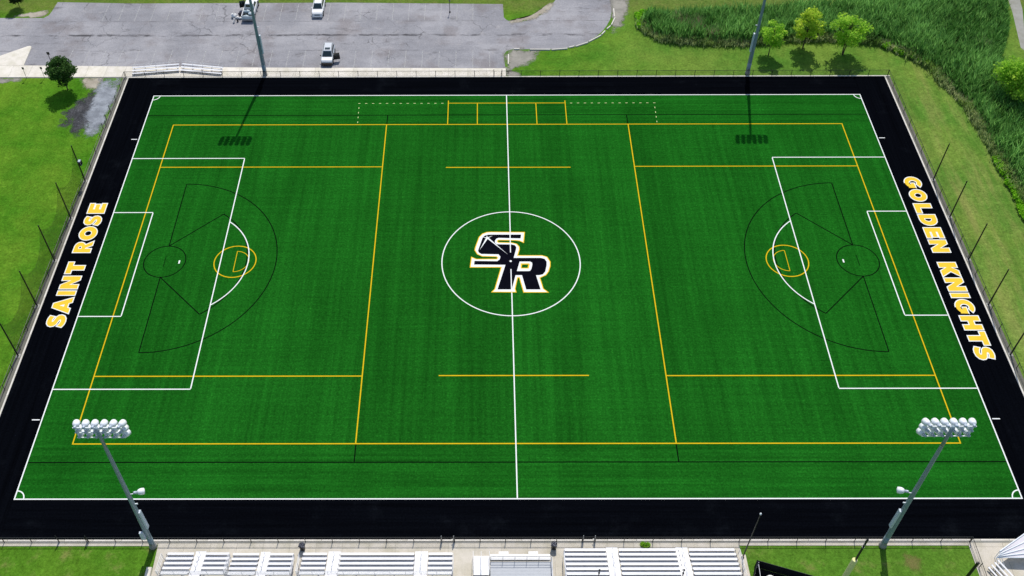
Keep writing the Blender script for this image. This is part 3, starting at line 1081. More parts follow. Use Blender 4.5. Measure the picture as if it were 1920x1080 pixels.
floodlight(-38.56, -40.0, 1, .42, 1, 'tall grey floodlight pole at lower left with three rows of white lamps')
floodlight(38.33, -39.95, 1, -.35, -1, 'tall grey floodlight pole at lower right beside the small lawn', True, False)
floodlight(-38.39, 39.6, -1, 0, 1, 'tall grey floodlight pole in front of the parked pickup truck', False, False)
floodlight(38.46, 39.75, -1, 0, -1, 'tall grey floodlight pole beside the three pale green trees', False, False)


# ================================================================== STANDS
TR, RI = .612, .203


def bleacher(label, x0, x1, yf, rows, secs, aisles, rails, shear=0.0):
    r = empty('bleacher', (0, 0, .016))
    tag(r, label, 'bleacher', 'aluminium stands along the near touchline')

    def Z(i):
        return .43 + RI * i
    for i in range(rows):
        y = yf - TR * i
        for a, b in secs:
            MB().box(a, b, y - .255, y, Z(i) - .045, Z(i)).build('seat_plank', 'aluminium', r)
            if i:
                MB().box(a, b, y + .02, y + .335, Z(i) - .43 - .03, Z(i) - .43).build('foot_plank', 'aluminium', r)
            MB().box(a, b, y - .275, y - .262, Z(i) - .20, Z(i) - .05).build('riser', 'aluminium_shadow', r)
    for a, b in aisles:
        for i in range(rows):
            y = yf - TR * i
            MB().box(a + .03, b - .03, y - .30, y + .30, Z(i) - .43 + .02, Z(i) - .43 + .06).build('aisle_step', 'aluminium', r)
            MB().box(a + .03, b - .03, y - .60, y - .305, Z(i) - .33 + .02, Z(i) - .33 + .06).build('aisle_step', 'aluminium', r)
        xm = (a + b) / 2
        for k, i in enumerate(range(0, rows - 1, 2)):
            yy = yf - TR * i - .1
            yn = yy - TR * .95
            zb_ = Z(i) - .40
            MB().path([(xm, yy, zb_), (xm, yy, zb_ + .9), (xm, yn, zb_ + .9 + RI), (xm, yn, zb_ + RI)], .022).build('aisle_handrail', 'aluminium', r)
    yb = yf - TR * (rows - 1) - .30
    zt = Z(rows - 1)
    # frames under the planks
    nf = max(2, int((x1 - x0) / 1.9))
    fm = MB()
    for k in range(nf + 1):
        x = x0 + .1 + (x1 - x0 - .2) * k / nf
        fm.box(x - .03, x + .03, yb, yf - .05, 0, .05)
        fm.tube((x, yf - .1, .03), (x, yb, zt - .4), .03, .03, 4)
        for i in range(rows):
            fm.box(x - .025, x + .025, yf - TR * i - .16, yf - TR * i - .10, .03, Z(i) - .05)
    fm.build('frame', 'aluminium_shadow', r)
    if rails:
        m = MB()
        n = max(2, int((x1 - x0) / 1.55))
        for k in range(n + 1):
            x = x0 + (x1 - x0) * k / n
            m.tube((x, yb - .04, zt - .9), (x, yb - .04, zt + .85), .022, .022, 6)
        for z in (.85, .45, .08):
            m.tube((x0, yb - .04, zt + z), (x1, yb - .04, zt + z), .022, .022, 6)
        m.build('rear_rail', 'aluminium', r)
        MB().quad((x0, yb - .045, zt + .05), (x1, yb - .045, zt + .05), (x1, yb - .045, zt + .84), (x0, yb - .045, zt + .84)).build('rear_mesh', 'chain_link', r)
        for x in (x0 - .06, x1 + .06):
            m = MB()
            y1, y2 = yf - TR * 1.0, yb - .04
            za, zc = Z(1), zt
            for up in (.08, .48, .88):
                m.tube((x, y1, za + up), (x, y2, zc + up), .022, .022, 6)
            for t in (0, .5, 1):
                m.tube((x, y1 + (y2 - y1) * t, .2), (x, y1 + (y2 - y1) * t, za + (zc - za) * t + .88), .022, .022, 6)
            m.build('side_rail', 'aluminium', r)
    return r


bleacher('small aluminium stand nearest the left floodlight pole', -37.0, -30.2, -40.87, 5, [(-36.75, -34.0), (-32.75, -30.3)], [(-33.95, -32.8)], True)
bleacher('small aluminium stand second from the left floodlight pole', -29.95, -23.45, -40.93, 5, [(-29.9, -27.15), (-26.0, -23.55)], [(-27.1, -26.05)], True)
bleacher('aluminium stand with two aisles left of the grey platform', -22.75, -6.9, -40.9, 5, [(-22.55, -20.05), (-18.6, -10.95), (-9.45, -6.95)], [(-20.0, -18.65), (-10.9, -9.5)], True)
bleacher('long tall aluminium stand right of the grey platform', 4.7, 22.8, -40.46, 9, [(4.8, 9.1), (10.45, 16.4), (17.8, 22.55)], [(9.15, 10.4), (16.45, 17.75)], True)

# raised viewing platform with steps
r = empty('viewing_platform', (0, 0, .016))
tag(r, 'raised grey aluminium platform with steps between the two largest stands', 'platform')
for i in range(7):
    MB().box(-4.72, -3.12, -41.15 - .36 * i - .34, -41.15 - .36 * i, .16 * (i + 1) - .04, .16 * (i + 1)).build('step', 'aluminium', r)
m = MB()
for x in (-4.78, -3.95, -3.08):
    MB().path([(x, -41.05, .1), (x, -41.05, 1.0), (x, -43.5, 2.05), (x, -43.5, 1.1)], .025).build('stair_rail', 'aluminium', r)
MB().box(-3.0, 3.25, -41.35, -41.07, .36, .41).build('bench_plank', 'aluminium', r)
MB().box(-3.0, 3.25, -41.72, -41.45, .50, .55).build('bench_plank', 'aluminium', r)
MB().box(-2.95, 3.2, -41.44, -41.36, .1, .35).build('bench_riser', 'aluminium_shadow', r)
for i in range(9):
    MB().box(-3.0, 3.3, -42.12 - .335 * i - .325, -42.12 - .335 * i, .84, .89).build('deck_plank', 'deck_grey', r)
m = MB()
for k in range(6):
    x = -2.95 + 6.2 * k / 5
    m.tube((x, -42.05, .1), (x, -42.05, 1.95), .024, .024, 6)
for z in (1.95, 1.55, 1.15):
    m.tube((-2.95, -42.05, z), (3.25, -42.05, z), .024, .024, 6)
m.build('front_rail', 'grey_metal', r)
m = MB()
for k in range(4):
    y = -42.05 - 1.0 * k
    m.tube((3.32, y, .1), (3.32, y, 1.95), .024, .024, 6)
for z in (1.95, 1.2):
    m.tube((3.32, -42.05, z), (3.32, -45.05, z), .024, .024, 6)
m.build('side_rail', 'aluminium', r)
for x in (-2.8, 0, 3.1):
    for y in (-42.2, -44.9):
        MB().box(x - .05, x + .05, y - .05, y + .05, 0, .84).build('leg', 'aluminium_shadow', r)
for x, w in ((-1.6, 'left'), (1.5, 'right')):
    r = empty('step_block', (x, -40.86, .016))
    tag(r, '%s of two small white steps in front of the grey platform' % w, 'step', 'white steps before the platform')
    MB().box(-.5, .5, -.15, .15, .22, .27).build('tread', 'aluminium', r)
    for q in (-.45, .45):
        MB().box(q - .03, q + .03, -.13, .13, 0, .219).build('leg', 'aluminium', r)


# tip-and-roll bleachers at the far left corner
def small_bleacher(label, ax, ay, bx_, by_, z=.055):
    a, b = Vector((ax, ay)), Vector((bx_, by_))
    L = (b - a).length
    r = empty('bleacher', (a.x, a.y, z), math.atan2(b.y - a.y, b.x - a.x))
    tag(r, label, 'bleacher', 'low aluminium bleachers by the far corner')
    for i, (yy, zz) in enumerate(((0, .34), (.50, .54), (1.0, .74))):
        MB().box(0, L, yy, yy + .30, zz - .045, zz).build('seat_plank', 'aluminium', r)
        if i:
            MB().box(0, L, yy - .19, yy - .01, zz - .30, zz - .26).build('foot_plank', 'aluminium', r)
    m = MB()
    for k in range(5):
        x = .3 + (L - .6) * k / 4
        m.box(x - .03, x + .03, -.05, 1.28, 0, .05)
        for yy, zz in ((.1, .30), (.60, .50), (1.1, .70)):
            m.box(x - .025, x + .025, yy, yy + .05, .05, zz)
        m.tube((x, .1, .06), (x, 1.15, .66), .025, .025, 4)
    m.build('frame', 'aluminium_shadow', r)
    m = MB().tube((0, 1.32, 1.1), (L, 1.32, 1.1), .022, .022, 6)
    for k in range(5):
        x = .1 + (L - .2) * k / 4
        m.tube((x, 1.27, .66), (x, 1.32, 1.1), .018, .018, 6)
    m.build('back_rail', 'aluminium', r)


small_bleacher('low aluminium bleacher at the far left corner, angled upward', -59.5, 39.5, -52.2, 40.4)
small_bleacher('low aluminium bleacher right of its twin at the far left corner', -52.1, 40.45, -45.3, 39.45)

# ================================================================== THINGS BY THE NEAR SIDE
for x, y, w in ((-22.74, -40.3, 'left of the two-aisle stand'), (3.69, -40.2, 'beside the grey platform')):
    r = empty('trash_can', (x, y, .016))
    tag(r, 'black round trash can on the concrete %s' % w, 'trash can', 'black trash cans')
    MB().lathe([(.24, 0), (.27, .05), (.31, .85), (.33, .87), (.33, .92), (.28, .93), (.26, .80)], 18).build('bin', 'bin_black', r, True)
    m = MB()
    for k in range(9):
        t = k * .7
        q = .12 + .08 * (k % 3)
        m.lathe([(.02, .78), (.12, .82), (.10, .93), (.02, .98 + .02 * (k % 2))], 6, Matrix.Translation((q * math.cos(t), q * math.sin(t), 0)))
    m.build('bin_liner', 'bin_bag', r)
r = empty('lamp_post', (23.35, -41.3, .016))
tag(r, 'slim black post with a small white cap beside the long stand', 'post')
MB().tube((0, 0, 0), (0, 0, 9.5), .075, .05, 8).build('post', 'black_metal', r)
MB().lathe([(.10, 9.5), (.11, 9.6), (.05, 9.72)], 10).build('cap', 'fixture_white', r)
MB().lathe([(.16, 0), (.16, .1), (.09, .16)], 10).build('base', 'black_metal', r)
r = empty('padded_pole', (32.73, -44.4, -.05))
tag(r, 'black pole with a thick pale yellow padded sleeve at lower right', 'pole')
MB().tube((0, 0, 0), (0, 0, 10.45), .12, .10, 10).lathe([(.12, 10.45), (.10, 10.55), (.02, 10.6)], 10).build('pole', 'black_metal', r)
MB().lathe([(.10, .3), (.27, .32), (.28, 3.2), (.265, 3.22), (.28, 3.24), (.28, 5.2), (.265, 5.22), (.28, 5.24), (.28, 6.32), (.24, 6.4), (.10, 6.4)], 14, Matrix.Translation((-.12, -.08, 0))).build('padding', 'pad_yellow', r)
for z in (8.9, 9.5):
    MB().lathe([(.13, z), (.14, z + .05), (.13, z + .1)], 10).build('clamp', 'grey_metal', r)
r = empty('black_pole', (44.84, -44.52, -.05))
tag(r, 'thick black pole beside the fence corner at lower right', 'pole')
MB().tube((0, 0, 0), (0, 0, 5.75), .16, .15, 10).lathe([(.16, 5.75), (.12, 5.82), (.02, 5.85)], 10).build('pole', 'black_metal', r)
MB().lathe([(.24, 0), (.24, .12), (.17, .16)], 10).build('base', 'concrete_grey', r)
for x, w in ((7.35, 'left'), (15.4, 'right')):
    r = empty('thin_pole', (x, -46.35, .016))
    tag(r, '%s of two thin dark poles rising behind the long stand' % w, 'pole', 'thin poles behind the long stand')
    MB().tube((0, 0, 0), (0, 0, 8.1), .05, .04, 8).build('pole', 'black_metal', r)
    for z in (7.5, 8.15):
        MB().lathe([(.02, z - .1), (.10, z - .04), (.10, z + .04), (.02, z + .1)], 8).build('insulator', 'black_metal', r)
# black-screened enclosure
r = empty('screened_enclosure', (24.45, -42.25, -.05))
tag(r, 'black mesh screened enclosure on the small lawn at lower right', 'enclosure')
c0, c1, c2, c3 = (0, 0), (6.9, -2.15), (6.2, -6.5), (-1.5, -4.2)
m = MB()
for a, b in ((c0, c1), (c1, c2), (c3, c0)):
    MB().quad((*a, .02), (*b, .02), (*b, 1.45), (*a, 1.45)).build('screen', 'screen_black', r)
for a, b in ((c0, c1), (c1, c2), (c3, c0)):
    for k in range(4):
        t = k / 3
        p = Vector(a).lerp(Vector(b), t)
        m.tube((p.x, p.y, 0), (p.x, p.y, 1.55), .04, .04, 6)
    m.tube((*a, 1.5), (*b, 1.5), .03, .03, 6)
m.build('frame', 'black_metal', r)
MB().poly([[c0, c3, c2, c1]], .01).build('ground_sheet', 'screen_black', r)
MB().tube((.06, -.4, 1.45), (-.1, -4.2, 1.45), .025, .025, 6).tube((.1, -.2, 0), (.1, -.2, 1.5), .03, .03, 6).build('inner_rail', 'aluminium', r)
m = MB()
mt = Matrix.Translation((25.6, -44.05, 0))
m.lathe([(.02, 0), (.55, .02), (.60, .5), (.52, .85), (.34, 1.05), (.10, 1.12)], 16, mt)
m.lathe([(.02, .4), (.30, .42), (.36, .7), (.22, .92), (.04, .98)], 12, Matrix.Translation((25.05, -44.2, 0)))
tag(m.build('covered_equipment', 'bag_white', None, True), 'rounded white covered equipment inside the black enclosure', 'equipment')

# angled bench bleacher and white tubular frame in the lower right corner
r = empty('bleacher', (48.35, -42.55, .016), R(-62))
tag(r, 'blue grey aluminium benches set at an angle in the lower right corner', 'bleacher')
for i in range(4):
    zz = .42 + .18 * i
    MB().box(.0, 4.5, .02 + .36 * i, .20 + .36 * i, zz - .045, zz).build('seat_plank', 'aluminium', r)
    MB().box(-.02, .0, .02 + .36 * i, .20 + .36 * i, zz - .05, zz + .003).build('end_cap', 'trim_black', r)
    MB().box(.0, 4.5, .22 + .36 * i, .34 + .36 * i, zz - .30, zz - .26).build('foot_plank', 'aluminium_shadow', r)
m = MB()
for x in (.4, 2.2, 4.0):
    for i in range(4):
        m.box(x - .03, x + .03, .08 + .36 * i, .14 + .36 * i, 0, .37 + .18 * i)
m.build('frame', 'aluminium_shadow', r)
r = empty('tube_canopy', (49.3, -41.75, .016))
tag(r, 'white tubular frame with rails fanning out from one corner', 'frame')
m = MB()
ends = [(4.6, 2.95, 1.6), (4.8, 2.1, 1.5), (5.0, 1.25, 1.4), (5.0, .5, 1.3), (5.0, -.1, 1.2)]
starts = [(.35, .45, 1.5), (.30, .25, 1.35), (.18, .12, 1.25), (.08, .05, 1.15), (0, 0, 1.0)]
for a, b in zip(starts, ends):
    MB().tube(a, b, .065, .065, 8).build('rail', 'fixture_white', r)
for (a, b), (c, d) in zip(zip(starts, ends), zip(starts[1:], ends[1:])):
    MB().quad(tuple(Vector(a) - Vector((0, 0, .03))), tuple(Vector(c) - Vector((0, 0, .03))), tuple(Vector(d) - Vector((0, 0, .03))), tuple(Vector(b) - Vector((0, 0, .03)))).build('fabric_panel', 'canopy_fabric', r)
for p, q in (((0, 0, 1.0), (.35, -1.1, 0)), ((.35, .45, 1.5), (.35, .45, 0)), ((.3, -.02, 1.05), (.8, -.9, 0)), ((.5, 0, 1.1), (1.05, -.8, 0)), ((5.0, -.1, 1.2), (5.0, -.1, 0)), ((4.6, 2.95, 1.6), (4.6, 2.95, 0))):
    MB().tube(p, q, .035, .035, 8).build('strut', 'fixture_white', r)
r = MB().box(-38.70, -38.12, -43.6, -42.35, -.05, .28, .03).build('concrete_block', 'concrete_light')
tag(r, 'pale concrete block on the grass beside the left stand', 'block')


# ================================================================== VEHICLES
def ring(y, hw, z0, z1, cr=.12, top=None):
    t = hw if top is None else top
    return [(-hw + cr, y, z0), (hw - cr, y, z0), (hw, y, z0 + cr), (hw, y, (z0 + z1) / 2 + .05), (t, y, z1 - .05), (t - .08, y, z1),
            (-t + .08, y, z1), (-t, y, z1 - .05), (-hw, y, (z0 + z1) / 2 + .05), (-hw, y, z0 + cr)]


WHEEL = None


def wheel(parent, x, y, r=.36):
    mt = Matrix.Rotation(R(90), 4, 'Y')
    w = MB().lathe([(r * .62, -.11), (r * .95, -.12), (r, -.07), (r, .07), (r * .95, .12), (r * .62, .11)], 18, mt).build('wheel', 'tyre', parent, False, (x, y, r))
    MB().lathe([(.04, -.125), (r * .6, -.118), (r * .6, .118), (.04, .125)], 12, mt).build('rim', 'rim', w)


def suv(label, loc, rz, paint, door_open=None, sunroof=False, dark_low=False):
    r = empty('parked_car', loc, rz)
    tag(r, label, 'car', 'vehicles in the car park')
    # front toward -Y
    rings = [ring(-2.30, .62, .38, .72, .08), ring(-2.22, .82, .30, .88, .1), ring(-1.95, .90, .26, 1.00), ring(-1.2, .93, .25, 1.07), ring(-.9, .94, .25, 1.10),
             ring(1.6, .94, .25, 1.10), ring(2.1, .92, .28, 1.08), ring(2.28, .84, .36, 1.0, .1), ring(2.33, .7, .45, .9, .08)]
    MB().loft(rings).build('body', paint, r)
    # greenhouse
    def gh(y, hw, z):
        return [(-hw, y, z), (hw, y, z)]
    b = [(-.86, -1.10, 1.10), (.86, -1.10, 1.10), (.88, 2.12, 1.09), (-.88, 2.12, 1.09)]
    t = [(-.66, -.38, 1.68), (.66, -.38, 1.68), (.68, 1.80, 1.68), (-.68, 1.80, 1.68)]
    m = MB()
    for k in range(4):
        j = (k + 1) % 4
        m.quad(b[k], b[j], t[j], t[k])
    m.build('pillars', paint, r)
    tp = MB().loft([[(x * 1.0, y, z) for x, y, z in t], [(x * .97, y * .99, z + .05) for x, y, z in t], [(x * .88, y * .95, z + .075) for x, y, z in t]])
    roof = tp.build('roof', paint, r)
    for s in (-1, 1):
        MB().tube((s * .60, -.2, 1.80), (s * .60, 1.6, 1.80), .022, .022, 6).build('roof_rail', 'trim_black', roof)
    if sunroof:
        MB().box(-.42, .42, -.15, .45, 1.757, 1.762).build('sunroof', 'car_glass', roof)

    def pane(name, p, off):
        c = [Vector(q) + Vector(off) for q in p]
        MB().quad(*c).build(name, 'car_glass', r)
    L = lambda a, b_, u: tuple(Vector(a).lerp(Vector(b_), u))

    def face(k, u0, u1, v0, v1):
        j = (k + 1) % 4
        def pt(u, v):
            return L(L(b[k], b[j], u), L(t[k], t[j], u), v)
        return [pt(u0, v0), pt(u1, v0), pt(u1, v1), pt(u0, v1)]
    pane('windshield', face(0, .05, .95, .05, .94), (0, -.008, .008))
    pane('rear_window', face(2, .08, .92, .30, .9), (0, .008, .008))
    for k, ox in ((1, .008), (3, -.008)):
        for u0, u1 in ((.06, .34), (.37, .64), (.67, .92)):
            if k == 3:
                u0, u1 = 1 - u1, 1 - u0
            pane('side_window', face(k, u0, u1, .10, .88), (ox, 0, .003))
    for s in (-1, 1):
        MB().box(s * .66 - .17, s * .66 + .17, -2.275, -2.18, .70, .84, .02).build('headlight', 'lamp_lens', r)
        MB().box(s * .80 - .08, s * .80 + .08, 2.26, 2.34, .72, 1.0).build('tail_light', 'lamp_red', r)
        MB().box(s * 1.04 - .11, s * 1.04 + .11, -.95, -.80, 1.10, 1.24, .02).build('mirror', 'trim_black' if dark_low else paint, r)
        for y in (-1.42, 1.40):
            m = MB().lathe([(.40, -.005), (.40, .005)], 16, Matrix.Translation((s * .945, y, .40)) @ Matrix.Rotation(R(90), 4, 'Y'))
            m.build('wheel_arch', 'trim_black', r)
            wheel(r, s * .87, y)
    MB().box(-.46, .46, -2.325, -2.24, .58, .72, .01).build('grille', 'trim_black', r)
    MB().box(-.86, .86, -2.42, -2.20, .28, .78 if dark_low else .50, .03).build('front_bumper', 'trim_black' if dark_low else paint, r)
    MB().box(-.84, .84, 2.28, 2.40, .34, .54, .03).build('rear_bumper', 'trim_black', r)
    MB().quad((-.75, -1.18, 1.092), (.75, -1.18, 1.092), (.75, -1.10, 1.112), (-.75, -1.10, 1.112)).build('cowl', 'trim_black', r)
    if door_open:
        s = door_open
        d = empty('door_hinge', (0, 0, 0))
        bpy.data.objects.remove(d)
        m = MB().box(0, .07, 0, 1.08, .36, 1.08, .015)
        door = m.build('open_door', 'trim_black', r, False, (s * .95, -.92, 0))
        door.rotation_euler = (0, 0, R(-s * 78))
        fr = MB().box(.01, .06, .05, .10, 1.08, 1.55).box(.01, .06, .98, 1.03, 1.08, 1.58).box(.01, .06, .05, 1.03, 1.56, 1.61).build('window_frame', 'trim_black', door)
        MB().box(-.004 if s > 0 else .071, -.001 if s > 0 else .074, .03, 1.05, .40, 1.06).build('door_skin', paint, door)
        MB().box(.02, .03, .10, .98, 1.08, 1.56).build('door_glass', 'car_glass', door)
        MB().box(s * .945 - .004, s * .945 + .004, -.85, .15, .42, 1.06).build('door_opening', 'interior', r)
    return r


suv('white sport utility car at the top of the car park facing the pitch', (-31.75, 57.45, LOT_Z), R(0), 'car_white')
suv('silver sport utility car with its front door open near the sidewalk', (-28.75, 44.15, LOT_Z), R(0), 'car_silver', 1, True, True)

# pickup truck, its open bed toward the pitch (local -Y is the tail)
r = empty('pickup_truck', (-43.35, 57.05, LOT_Z), R(-1))
tag(r, 'white pickup truck with loaded bed and open driver door, behind the floodlight pole', 'truck', 'vehicles in the car park')
MB().loft([ring(-.55, .96, .34, 1.15), ring(.9, .97, .32, 1.17), ring(1.3, .97, .32, 1.17), ring(2.4, .95, .33, 1.14), ring(2.75, .9, .38, 1.05), ring(2.85, .75, .45, .95, .08)]).build('body', 'car_white', r)
for s in (-1, 1):
    MB().box(s * .95 - .06, s * .95 + .06, -2.85, -.56, .52, 1.18, .01).build('bed_side', 'car_white', r)
    MB().box(s * .78 - .11, s * .78 + .11, -2.90, -2.84, .75, 1.05).build('tail_light', 'lamp_red', r)
    MB().box(s * 1.13 - .13, s * 1.13 + .13, 1.05, 1.18, 1.2, 1.42, .02).build('mirror', 'trim_black', r)
    MB().box(s * .7 - .17, s * .7 + .17, 2.74, 2.82, .78, .95, .01).build('headlight', 'lamp_lens', r)
    for y in (-1.75, 1.85):
        MB().lathe([(.43, -.005), (.43, .005)], 16, Matrix.Translation((s * 1.0, y, .42)) @ Matrix.Rotation(R(90), 4, 'Y')).build('wheel_arch', 'trim_black', r)
        wheel(r, s * .92, y, .39)
MB().box(-.89, .89, -2.84, -.57, .66, .72).build('bed_floor', 'bed_liner', r)
MB().box(-.97, .97, -2.92, -2.85, .56, 1.16, .01).build('tailgate', 'tarp_pale', r)
MB().box(-.95, .95, -3.08, -2.93, .42, .58, .02).build('rear_bumper', 'rim', r)
MB().box(-.9, .9, 2.78, 2.92, .38, .6, .02).build('front_bumper', 'trim_black', r)
b = [(-.90, -.52, 1.17), (.90, -.52, 1.17), (.90, 1.32, 1.17), (-.90, 1.32, 1.17)]
t = [(-.72, -.34, 1.80), (.72, -.34, 1.80), (.70, .72, 1.80), (-.70, .72, 1.80)]
m = MB()
for k in range(4):
    m.quad(b[k], b[(k + 1) % 4], t[(k + 1) % 4], t[k])
m.build('cab', 'car_white', r)
MB().loft([t, [(x * .97, y, z + .05) for x, y, z in t], [(x * .88, y * .93, z + .075) for x, y, z in t]]).build('roof', 'car_white', r)


def lp(k, u, v):
    j = (k + 1) % 4
    return Vector(b[k]).lerp(Vector(b[j]), u).lerp(Vector(t[k]).lerp(Vector(t[j]), u), v)


for nm, k, u0, u1, v0, v1, off in (('rear_window', 0, .10, .90, .15, .88, (0, -.01, .004)), ('windshield', 2, .05, .95, .06, .94, (0, .01, .008)),
                                   ('side_window', 1, .08, .45, .12, .88, (.01, 0, .003)), ('side_window', 1, .5, .86, .12, .88, (.01, 0, .003)), ('side_window', 3, .14, .5, .12, .88, (-.01, 0, .003)), ('side_window', 3, .55, .92, .12, .88, (-.01, 0, .003))):
    o = Vector(off)
    MB().quad(lp(k, u0, v0) + o, lp(k, u1, v0) + o, lp(k, u1, v1) + o, lp(k, u0, v1) + o).build(nm, 'car_glass', r)
d = MB().box(-.07, 0, -1.05, 0, .42, 1.16, .012).build('open_door', 'trim_black', r, False, (-.98, .95, 0))
d.rotation_euler = (0, 0, R(-68))
MB().box(-.06, -.01, -1.0, -.05, 1.16, 1.70, .02).build('door_glass', 'car_glass', d)
MB().box(-.078, -.071, -1.03, -.02, .45, 1.14).build('door_skin', 'car_white', d)
MB().box(-.978, -.972, -.1, .9, .45, 1.14).build('door_opening', 'interior', r)


def lump(name, mat, loc, rx, ry, rz_, seed, label, cat, group=None):
    q = random.Random(seed)
    m = MB()
    n, k = 12, 6
    rings = []
    for a in range(k + 1):
        ph = math.pi * (a / k - .5)
        ring_ = []
        for c in range(n):
            th = 2 * math.pi * c / n
            s = 1 + q.uniform(-.18, .18)
            ring_.append((rx * math.cos(ph) * math.cos(th) * s, ry * math.cos(ph) * math.sin(th) * s, max(-.0, rz_ * (math.sin(ph) * .5 + .5) * s)))
        rings.append(ring_)
    m.loft(rings)
    o = m.build(name, mat, None, True, loc)
    tag(o, label, cat, group)
    return o


z = LOT_Z
lump('white_bag', 'bag_white', (-45.95, 55.45, z), .52, .42, .75, 1, 'large white bag on the ground left of the pickup', 'bag')
lump('white_bag', 'bag_white', (-45.35, 55.15, z), .38, .22, .35, 2, 'flat white bag between the large white bag and the pickup', 'bag')
lump('white_bag', 'bag_white', (-44.85, 55.0, z), .32, .2, .35, 3, 'small white bag against the rear of the pickup', 'bag')
lump('dark_bag', 'bag_dark', (-44.85, 55.75, z), .42, .42, .8, 4, 'dark rumpled bag beside the pickup bed', 'bag')
for (x, y, mt_, lb) in ((-45.75, 54.55, 'bag_white', 'white bucket in front of the large white bag'), (-45.15, 54.2, 'bin_black', 'black bucket behind the pickup corner'), (-45.75, 53.9, 'bag_white', 'pale small bucket nearest the pitch of the pickup load')):
    o = empty('bucket', (x, y, z))
    tag(o, lb, 'bucket', 'buckets by the pickup')
    MB().lathe([(.13, 0), (.17, .34), (.18, .36), (.15, .35), (.12, .05)], 12).build('pail', mt_, o, True)
    MB().path([(-.17, 0, .34), (-.1, .16, .40), (.1, .16, .40), (.17, 0, .34)], .008, 5).build('handle', 'grey_metal', o)
lump('tarp_bundle', 'tarp_pale', (-43.75, 55.75, z + .73), .55, .30, .5, 6, 'pale bundled tarp in the pickup bed below the rear window', 'tarp')
lump('tarp_bundle', 'tarp_pale', (-43.0, 55.2, z + .73), .42, .35, .42, 8, 'pale folded sheet at the right side of the pickup bed', 'tarp')
lump('tarp_bundle', 'tarp_pale', (-43.7, 54.6, z + .73), .5, .25, .3, 9, 'flat pale sheet by the pickup tailgate', 'tarp')
lump('dark_bag', 'bed_liner', (-43.9, 55.15, z + .73), .3, .25, .38, 10, 'dark bag among the pale sheets in the pickup bed', 'bag')

# ================================================================== STREET FURNITURE
for x, y, w in ((-76.3, 39.05, 'farthest left'), (-73.45, 39.1, 'nearest the round tree')):
    o = empty('sign_post', (x, y, -.05))
    tag(o, 'thin post with small dark panel on the lawn edge, %s' % w, 'sign', 'posts along the sidewalk')
    MB().tube((0, 0, 0), (0, 0, 2.05), .04, .035, 8).build('post', 'grey_metal', o)
    MB().box(-.16, .16, -.02, .02, 1.75, 2.15).build('panel', 'black_metal', o).location = (0, .04, 0)
o = empty('sign_post', (-73.3, 42.6, LOT_Z))
tag(o, 'dark post head showing above the round dark tree', 'sign', 'posts along the sidewalk')
MB().tube((0, 0, 0), (0, 0, 2.3), .05, .05, 8).build('post', 'black_metal', o)
MB().box(-.22, .22, -.03, .03, 1.9, 2.4).build('panel', 'black_metal', o).location = (0, .08, 0)
o = empty('sign_post', (-9.3, 56.75, LOT_Z))
tag(o, 'thin black post standing alone in the upper car park row', 'post')
MB().tube((0, 0, 0), (0, 0, 2.6), .05, .045, 8).build('post', 'black_metal', o)
MB().lathe([(.13, 0), (.13, .2), (.06, .26)], 10).build('base', 'black_metal', o)
MB().box(-.15, .15, -.02, .02, 2.2, 2.6).build('panel', 'grey_metal', o).location = (0, .05, 0)
# loose kerb stones along the bend
KB = [((18.75, 57.6), (18.65, 55.15)), ((18.75, 54.95), (17.95, 52.85)), ((17.8, 52.6), (17.1, 51.75)), ((16.75, 51.2), (16.1, 50.2)), ((16.0, 50.0), (13.8, 48.2)),
      ((13.7, 48.05), (11.6, 46.95)), ((11.35, 47.0), (10.45, 46.65)), ((10.2, 46.4), (7.55, 46.05)), ((7.35, 46.1), (4.0, 46.1)), ((2.35, 46.3), (1.4, 46.3)), ((.5, 44.85), (.42, 42.2))]
KL = ['farthest up the drive', 'second farthest up the drive', 'short one third from the far end', 'short one fourth from the far end', 'long one on the steep part of the bend', 'long one on the middle of the bend',
      'short one where the bend straightens', 'long one right of the longest straight one', 'longest straight one', 'short one by the eroded corner', 'lone one lying beside the car park end']
for (a, b_), lb in zip(KB, KL):
    a, b_ = Vector(a), Vector(b_)
    L = (b_ - a).length
    rz_ = math.atan2((b_ - a).y, (b_ - a).x)
    o = MB().box(0, L, -.11, .11, -.05, .17, .025).build('kerb_block', 'kerb_concrete', None, False, (a.x, a.y, -.02))
    o.rotation_euler = (0, R(random.uniform(-.6, .6)), rz_)
    tag(o, 'white concrete kerb block edging the drive, ' + lb, 'kerb block', 'kerb blocks along the drive')


# ================================================================== TREES AND PLANTS
def leaf_mesh(name, P, S, mat, tint, up=.35, stretch=1.5):
    n = len(P)
    nrm = rng.normal(size=(n, 3))
    nrm[:, 2] = np.abs(nrm[:, 2]) + up
    nrm /= np.linalg.norm(nrm, axis=1)[:, None]
    a = rng.normal(size=(n, 3))
    u = np.cross(nrm, a)
    u /= np.linalg.norm(u, axis=1)[:, None]
    w = np.cross(nrm, u)
    S = S[:, None]
    q = np.stack([P - u * S * stretch * .5, P + w * S * .45 + nrm * S * .1, P + u * S * stretch * .5, P - w * S * .45 + nrm * S * .1], 1).reshape(-1, 3)
    me = bpy.data.meshes.new(name)
    me.vertices.add(4 * n)
    me.vertices.foreach_set('co', q.astype(np.float32).ravel())
    me.loops.add(4 * n)
    me.loops.foreach_set('vertex_index', np.arange(4 * n, dtype=np.int32))
    me.polygons.add(n)
    me.polygons.foreach_set('loop_start', np.arange(0, 4 * n, 4, dtype=np.int32))
    me.polygons.foreach_set('loop_total', np.full(n, 4, dtype=np.int32))
    me.update(calc_edges=True)
    at = me.attributes.new('tint', 'FLOAT', 'POINT')
    at.data.foreach_set('value', np.repeat(tint, 4).astype(np.float32))
    me.materials.append(MAT[mat])
    return me


